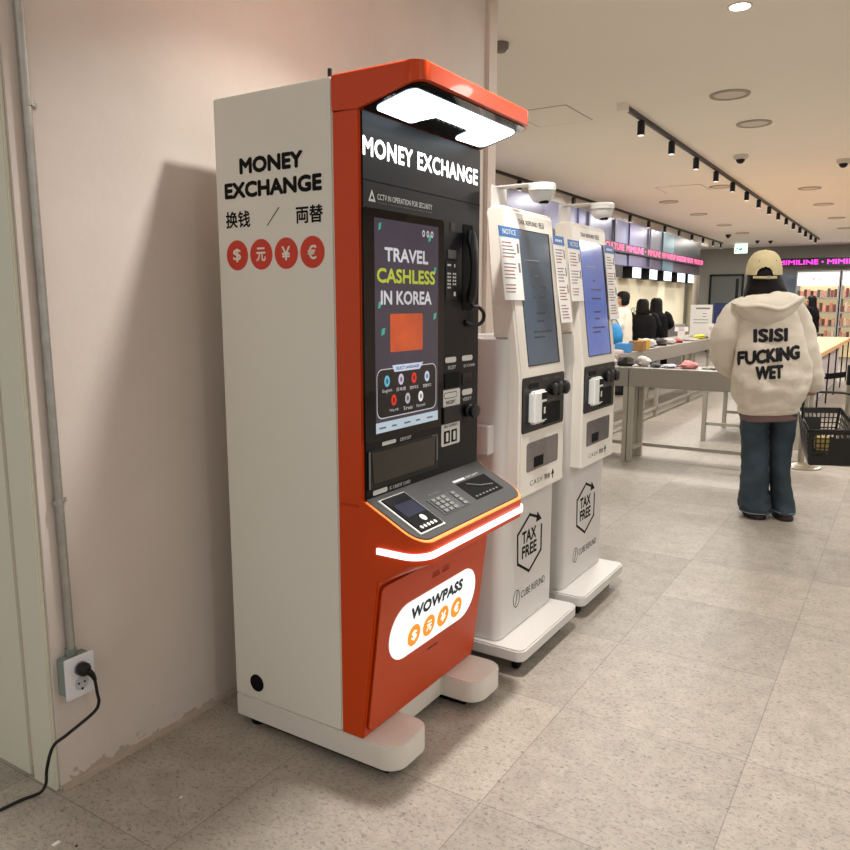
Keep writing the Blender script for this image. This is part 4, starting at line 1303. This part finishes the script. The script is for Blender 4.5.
inkh = mat('hoodie_print', (22, 22, 28), .85, nz=.5, sc=30)
for s, x, z, w, h, sh in (('ISISI', -.205, 1.158, .20, .088, .05), ('FUCKING', -.280, 1.010, .352, .092, .145), ('WET', -.185, .925, .162, .088, .10)):
    text('print_lettering', s, inkh, hood_o, (x, -.3, z), (1, 0, sh), (-.03, 0, 1), w, h, .075, proj=onback)
MB().loft([ering(-.052, 0, z, rx, ry, 40, 2.4, .05, .05, 12) for z, rx, ry in ((.655, .172, .142), (.668, .174, .144), (.76, .17, .14))]).build('undershirt_hem', mat('mauve_brown_knit', (120, 98, 94), .9), W, smooth=80, world=False)
denim = mat('dark_blue_denim', (46, 60, 70), .8, nz=.95, sc=5, bump=1., bsc=14)
jn = MB()
Lg = [(.035, -.092, -.005, .103, .125), (.06, -.095, -.005, .101, .12), (.12, -.10, -.005, .098, .112), (.30, -.108, 0, .089, .10), (.46, -.118, .01, .084, .092), (.62, -.132, .0, .088, .105), (.74, -.125, 0, .10, .12), (.86, -.11, 0, .10, .12)]
jn.loft([ering(p[1], p[2], p[0], p[3], p[4], 32, 2.2, 0, .17, 13., 2.) for p in interp(Lg, 5)])
Rg = [(.045, .083, -.005, .071, .118), (.07, .081, -.005, .07, .115), (.12, .072, -.005, .069, .108), (.30, .047, 0, .062, .098), (.46, .042, .01, .068, .09), (.62, .040, .0, .077, .105), (.74, .035, 0, .088, .12), (.86, .02, 0, .09, .12)]
jn.loft([ering(p[1], p[2], p[0], p[3], p[4], 32, 2.2, 0, .15, 13., 9.) for p in interp(Rg, 5)])
jo = jn.build('jeans', denim, W, smooth=80, world=False)
MB().loft([ering(-.093, -.005, z, .105, .127, 32, 2.2) for z in (.044, .048)], cap=False).loft([ering(.083, -.005, z, .073, .12, 32, 2.2) for z in (.054, .058)], cap=False).build('hem_stitching', mat('pale_thread', (150, 160, 168), .8), jo, world=False)
shm = mat('brown_shoe', (66, 48, 42), .6)
for cx, rr in ((-.088, .058), (.085, .052)):
    s_ = MB().loft([ering(cx, .02, z, rx, ry, 24, 2.4) for z, rx, ry in ((0, rr, .125), (.02, rr + .006, .13), (.03, rr, .125), (.06, rr * .9, .11), (.085, rr * .6, .07))])
    so = s_.build('shoe', shm, W, smooth=50, world=False)
    MB().loft([ering(cx, .02, z, rr + .008, .133, 24, 2.4) for z in (0, .016)]).build('sole', mat('sole_%.1f' % cx, (40, 32, 30), .8), so, world=False)
# hair
hq = [(1.36, -.125, .0, .10, .085), (1.42, -.123, -.005, .123, .10), (1.47, -.12, -.005, .128, .105), (1.53, -.125, 0, .112, .105), (1.585, -.133, .005, .099, .106), (1.63, -.135, .01, .088, .10), (1.665, -.135, .012, .055, .065)]
ho = MB()
for p0, p1 in [(0, 1)]:
    R = [ering(p[1], p[2], p[0], p[3], p[4], 40, 2.1, 0, .05, 22.) for p in interp(hq, 4)]
    # open the front of the hair for the face
    R = [[(x, min(y, .05 + (.035 if z > 1.64 else 0)), z) for x, y, z in r] for r in R]
    ho.loft(R)
ho.build('hair', hairm, W, smooth=80, world=False)
# cap
capm = mat('tan_cap_cotton', (200, 186, 146), .9, nz=.15, sc=30, bump=.3, bsc=70)
NC, KC = 120, 40
grid = []
for k in range(KC + 1):
    t = (k / KC) * PI / 2 * .985
    z = 1.588 + .15 * math.sin(t) ** .9
    r = math.cos(t) ** .75
    grid.append([(-.135 + .108 * r * math.cos(2 * PI * i / NC), .012 + .122 * r * math.sin(2 * PI * i / NC), z + .012 * (math.sin(2 * PI * i / NC)) * (1 - k / KC)) for i in range(NC)])
cm = MB()
cm.v = [p for g_ in grid for p in g_]
for k in range(KC):
    for i in range(NC):
        q_ = (k * NC + i, k * NC + (i + 1) % NC, (k + 1) * NC + (i + 1) % NC, (k + 1) * NC + i)
        c = sum((Vector(cm.v[j]) for j in q_), Vector()) / 4
        if c.y < 0 and ((c.x + .150) / .048) ** 2 + ((c.z - 1.580) / .048) ** 2 < 1:
            continue
        cm.f.append(q_)
cm.f.append(tuple(KC * NC + i for i in range(NC)))
capo = cm.build('cap', capm, W, smooth=80, solid=.004, world=False)
MB().tube([(-.135 + .110 * math.cos(a), .012 + .124 * math.sin(a), 1.574 + .012 * math.sin(a)) for a in [math.radians(225 + 75 * i / 12) for i in range(13)]], [(.004, .008)] * 13, 8).build('cap_strap', capm, capo, smooth=60, world=False)
MB().box(-.140, -.120, -.117, -.110, 1.553, 1.573).build('strap_buckle', brushed, capo, world=False)
MB().tube([(-.152 + .052 * math.cos(a), -.108 + .030 * (math.sin(a)), 1.58 + .050 * math.sin(a)) for a in [PI * i / 12 for i in range(13)]], .005, 8).build('opening_seam', capm, capo, smooth=60, world=False)
MB().ball((-.135, .012, 1.737), (.009, .009, .006)).build('cap_button', capm, capo, smooth=60, world=False)
br_ = []
for z in (1.600, 1.594):
    br_.append([(-.135 + .098 * math.cos(a), .075 + (.115 * math.sin(a) if math.sin(a) > 0 else 0) + .02, z - .012 * abs(math.cos(a))) for a in [PI * i / 16 for i in range(17)]])
MB().loft(br_).build('cap_brim', capm, capo, smooth=60, world=False)
em = MB()
for sx_ in (-1, 1):
    em.ball((-.135 + sx_ * .05, -.086, 1.668), (.003, .003, .003), 8, 5)
em.build('cap_eyelets', black_mat, capo, world=False)

# --- shopping basket in her hand (rim slightly tipped towards the back)
bk = thing('shopping_basket', 'black plastic shopping basket held in the hand of the hoodie wearer', 'basket', (-.70, 5.40, 0), math.radians(20))
bkm = mat('basket_black', (20, 20, 21), .38)
TOP = [Vector(p) for p in ((.155, -.17, .615), (.47, -.17, .622), (.455, .25, .705), (.19, .25, .70))]
BOT = [Vector(p) for p in ((.185, -.13, .385), (.435, -.13, .39), (.42, .21, .455), (.222, .21, .452))]


def wall_panel(i, pat, us, vs):
    a, b, c, d = BOT[i], BOT[(i + 1) % 4], TOP[(i + 1) % 4], TOP[i]
    m = MB()

    def pt(u, v):
        return (a * (1 - u) + b * u) * (1 - v) + (d * (1 - u) + c * u) * v
    m.v = [tuple(pt(u, v)) for v in vs for u in us]
    n = len(us)
    for r in range(len(vs) - 1):
        for k in range(n - 1):
            if pat(r, k):
                m.f.append((r * n + k, r * n + k + 1, (r + 1) * n + k + 1, (r + 1) * n + k))
    return m


def cuts(n, a, b, bar=.18):
    o = []
    w = (b - a) / n
    for i in range(n):
        o += [a + w * i + w * bar, a + w * (i + 1)]
    return [a] + o


for i, nc in ((0, 10), (1, 14), (2, 9), (3, 14)):
    us = [0] + cuts(nc, .04, .96, .28)
    vs = [0] + cuts(5, .22, .88, .22) + [1]

    def pat(r, k, nc=nc, i=i):
        hole_r = (r - 1) % 2 == 1 and 1 <= r <= 10
        hole_c = (k - 1) % 2 == 1 and 1 <= k <= 2 * nc
        if not (hole_r and hole_c):
            return True
        ci = (k - 2) // 2
        if i in (0, 2):                        # solid plate with a hand slot above
            lo, hi = (4, 9) if i == 0 else (4, 8)
            if lo <= ci <= hi and r < 9:
                return True
        return False
    wall_panel(i, pat, us, vs).build('basket_side', bkm, bk, solid=.004, world=False)
MB().prism(BOT, (0, 0, .004)).build('basket_floor', bkm, bk, world=False)
loop = TOP + [TOP[0]]
MB().tube([TOP[0].lerp(TOP[1], .5)] + TOP[1:] + [TOP[0], TOP[0].lerp(TOP[1], .5)], .009, 8).build('basket_rim', bkm, bk, smooth=60, world=False)
hd = spline([(.168, .04, .66), (.166, .04, .74), (.172, .045, .815), (.2, .047, .832), (.32, .047, .836), (.435, .047, .828), (.463, .043, .80), (.468, .04, .73), (.466, .04, .66)], 5)
MB().tube(hd, .0075, 8).build('basket_handle', bkm, bk, smooth=60, world=False)
o = MB().box(0, .08, 0, .05, 0, .09).build('goods_carton', mat('carton_yellow', (214, 190, 110), .6, nz=.3, sc=20), None, bev=.004)
o.location = (-.47, 5.53, .45)
o.rotation_euler = (.16, 0, .35)
tag(o, 'small yellowish carton lying inside the black shopping basket', 'carton')


# --- shoppers further back
def shopper(label, loc, rz, H, topc, legc, hairlong, sleeves, torso=1., bulk=1., dress=False):
    s = H / 1.68
    t = thing('person', label, 'person', loc, rz)

    def sc(*a):
        return tuple(x * s for x in a)
    J = [(0, 0, .90 * s, (.11, .09)), (0, 0, 1.12 * s, (.11, .085)), (0, 0, 1.30 * s, (.13, .09)), (0, 0, 1.42 * s, (.05, .05)), (0, .01, 1.475 * s, (.046, .05)), (0, .03, 1.545 * s, (.066, .082)), (0, .02, 1.61 * s, (.066, .084)),
         (-.09, 0, .86 * s, .08), (-.095, .02, .46 * s, .052), (-.095, -.01, .08 * s, .036), (-.095, .12, .035 * s, .03), (.09, 0, .86 * s, .08), (.095, .02, .46 * s, .052), (.095, -.01, .08 * s, .036), (.095, .12, .035 * s, .03)]
    E = [(0, 1), (1, 2), (2, 3), (3, 4), (4, 5), (5, 6), (0, 7), (7, 8), (8, 9), (9, 10), (0, 11), (11, 12), (12, 13), (13, 14)]
    tm = mat('top_' + label[:20], topc, .9, spec=.2, nz=.12, sc=12, bump=.4, bsc=24)
    for sd, (el, wr) in zip((-1, 1), sleeves):
        b = len(J)
        J += [(sd * .16, 0, 1.37 * s, .05), (*el, .04), (*wr, .028)]
        E += [(2, b), (b, b + 1), (b + 1, b + 2)]
        hand(J, E, b + 2, wr, sd, Vector(wr) - Vector(el), (-sd, .3, -.3), .45)
    skinned('body', J, E, skin, t, face((0, .03, 1.56 * s), .068))
    zb = .45 if dress else .80
    q = [(zb * s, 0, 0, .19 * bulk, .15 * bulk), ((zb + .03) * s, 0, 0, .2 * bulk, .16 * bulk), (1.0 * s, 0, 0, .195 * bulk, .15 * bulk), (1.2 * s, 0, 0, .2 * bulk, .145 * bulk), (1.34 * s, 0, 0, .19 * bulk, .13), (1.40 * s, 0, 0, .13, .10), (1.445 * s, 0, 0, .065, .065)]
    jo = MB().loft([ering(p[1], p[2], p[0], p[3], p[4], 32, 2.4, 0, .08, 11.) for p in interp(q, 4)]).build('jacket' if dress or bulk > 1 else 'shirt', tm, t, smooth=80, world=False)
    for sd, (el, wr) in zip((-1, 1), sleeves):
        wv = Vector(wr).lerp(Vector(el), .12)
        sleeve([(sd * .13, 0, 1.385 * s, .06), (sd * .175, 0, 1.35 * s, .07 * bulk), (*Vector((sd * .18, 0, 1.34 * s)).lerp(Vector(el), .55), .068 * bulk), (*el, .062 * bulk), (*wv, .045), (*wv.lerp(Vector(wr), .4), .034)], 4, 16).build('sleeve', tm, jo, smooth=80, world=False)
    tr = MB()
    for sd in (-1, 1):
        tr.loft([ering(sd * .095, 0, z * s, rx, ry, 20, 2.2, 0, .06, 12.) for z, rx, ry in ((.05, .085, .10), (.25, .08, .09), (.48, .078, .09), (.7, .088, .11), (.9, .095, .12))])
    tr.build('trousers', mat('legs_' + label[:20], legc, .8), t, smooth=80, world=False)
    for sd in (-1, 1):
        MB().loft([ering(sd * .095, .04, z, rx, ry, 18, 2.4) for z, rx, ry in ((0, .045, .13), (.03, .05, .135), (.07, .038, .10))]).build('shoe', black_sat, t, smooth=50, world=False)
    hq = [(1.60, .09), (1.65, .085), (1.69, .055)] if not hairlong else [(hairlong, .10), (hairlong + .08, .115), (1.45, .105), (1.55, .10), (1.62, .094), (1.66, .08), (1.69, .05)]
    hh = MB()
    if hairlong:
        hh.loft([[(x, min(y, .035 + (.05 if z > 1.6 * s else 0)), z) for x, y, z in ering(0, -.02 if a < 1.4 else .0, a * s, r, r * 1.02 if a > 1.4 else r * .9, 28, 2.1, 0, .06, 22.)] for a, r in interp(hq, 4)])
    else:
        hh.loft([[(x, min(y, .015 + .09 * (z / s > 1.6)), z) for x, y, z in ering(0, .0, a * s, r, r * 1.1, 28, 2.1, 0, .10, 30.)] for a, r in interp([(1.47, .06), (1.50, .078), (1.55, .09), (1.60, .092), (1.65, .088), (1.69, .06), (1.705, .02)], 3)])
    hh.build('hair', hairm, t, smooth=80, world=False)
    return t


def A(*el_wr):
    return el_wr


shopper('man in white long sleeved shirt with short black hair at the long table', (-3.80, 11.72, 0), math.radians(100), 1.57, (226, 220, 206), (40, 42, 50), 0, [((-.23, .02, 1.06), (-.17, .24, .98)), ((.23, .02, 1.06), (.17, .24, .98))])
shopper('short haired shopper in black puffer jacket seen from behind', (-3.71, 12.45, 0), math.radians(30), 1.47, (17, 17, 19), (20, 20, 23), 1.40, [((-.25, .02, 1.04), (-.2, .22, .95)), ((.25, .02, 1.04), (.2, .22, .95))], bulk=1.14)
shopper('shopper with long dark hair in a black coat beside the puffer jacket', (-3.66, 13.05, 0), math.radians(20), 1.49, (14, 14, 16), (18, 18, 21), 1.16, [((-.24, .0, 1.06), (-.18, .2, .98)), ((.24, 0, 1.06), (.18, .2, .98))], bulk=1.05, dress=True)
shopper('dark haired shopper in black jacket reaching towards the lit shelves', (-1.98, 19.6, 0), math.radians(75), 1.58, (15, 15, 17), (22, 22, 25), 1.12, [((-.3, .18, 1.3), (-.2, .42, 1.42)), ((.28, .05, 1.08), (.2, .22, 1.0))], bulk=1.1)
bag = thing('hanging_bag', 'bright blue fabric bag hanging from the arm of the white shirted man', 'bag', (-3.77, 11.25, .9))
MB().loft([ering(-3.77, 11.25, z, rx, ry, 20, 2.8, 0, .15, 9.) for z, rx, ry in ((.80, .09, .06), (.83, .125, .09), (.95, .13, .10), (1.06, .10, .08), (1.10, .07, .05))]).build('bag_body', mat('blue_nylon', (40, 132, 196), .6, nz=.2, sc=12), bag, smooth=70)
MB().tube(spline([(-3.84, 11.25, 1.09), (-3.80, 11.25, 1.16), (-3.74, 11.25, 1.16), (-3.70, 11.25, 1.09)], 5), .008, 8).build('bag_handle', mat('blue_strap', (30, 100, 160), .7), bag, smooth=60)

# ------------------------------------------------------------------ light


def area(loc, size, e, col=(1, .93, .83), rot=(0, 0, 0), shape='DISK', spread=PI):
    l = bpy.data.lights.new('lamp', 'AREA')
    l.shape = shape
    l.size = size
    l.energy = e
    l.color = col
    l.spread = spread
    o = bpy.data.objects.new('lamp', l)
    COL.objects.link(o)
    o.location = loc
    o.rotation_euler = rot
    return o


WARM = (1, .965, .905)
area((-.94, 2.05, 2.93), .16, 36, (1, .96, .90), spread=math.radians(115))
for x, y, e in ((.6, -2.2, 12), (-.9, -1.2, 5), (2.8, .2, 34), (1.9, 3.2, 18), (.9, 5.0, 24), (-.91, 4.54, 20)):  # fill lamps added overhead out of view; last one sits at the ceiling spot
    area((x, y, 2.92), .35, e, WARM)
for y in (7.5, 10.5, 13.5, 16.5, 19.5):
    area((-2.06, y, 2.78), .5, 58, WARM)
    area((1.2, y, 2.9), .5, 66, WARM)
    area((-3.6, y, 2.9), .4, 32, WARM)
area((-1.5, 21.5, 2.9), .6, 34, WARM)
area((-4.6, 21., 2.9), .5, 22, WARM)
w = bpy.data.worlds.new('world')
S.world = w
w.use_nodes = True
bg = w.node_tree.nodes['Background']
bg.inputs[0].default_value = (1, .955, .90, 1)
bg.inputs[1].default_value = .62

# ------------------------------------------------------------------ camera
cam = bpy.data.cameras.new('camera')
co = bpy.data.objects.new('camera', cam)
COL.objects.link(co)
cam.sensor_width = 36
cam.sensor_fit = 'HORIZONTAL'
cam.lens = 764.2 / 850 * 36
cam.clip_end = 100
p_, y_, r_ = .15753, .563965, .00088
f = Vector((-math.sin(y_) * math.cos(p_), math.cos(y_) * math.cos(p_), -math.sin(p_)))
rt = Vector((math.cos(y_), math.sin(y_), 0))
upv = rt.cross(f)
rr = rt * math.cos(r_) + upv * math.sin(r_)
uu = -rt * math.sin(r_) + upv * math.cos(r_)
co.matrix_world = Matrix(((rr.x, uu.x, -f.x, 0), (rr.y, uu.y, -f.y, 0), (rr.z, uu.z, -f.z, 1.4), (0, 0, 0, 1)))
S.camera = co
S.view_settings.view_transform = 'Standard'
S.view_settings.look = 'None'
S.view_settings.exposure = -.17
S.view_settings.gamma = 1
S.cycles.use_denoising = True
S.cycles.max_bounces = 8
S.cycles.diffuse_bounces = 4
S.cycles.sample_clamp_indirect = 6
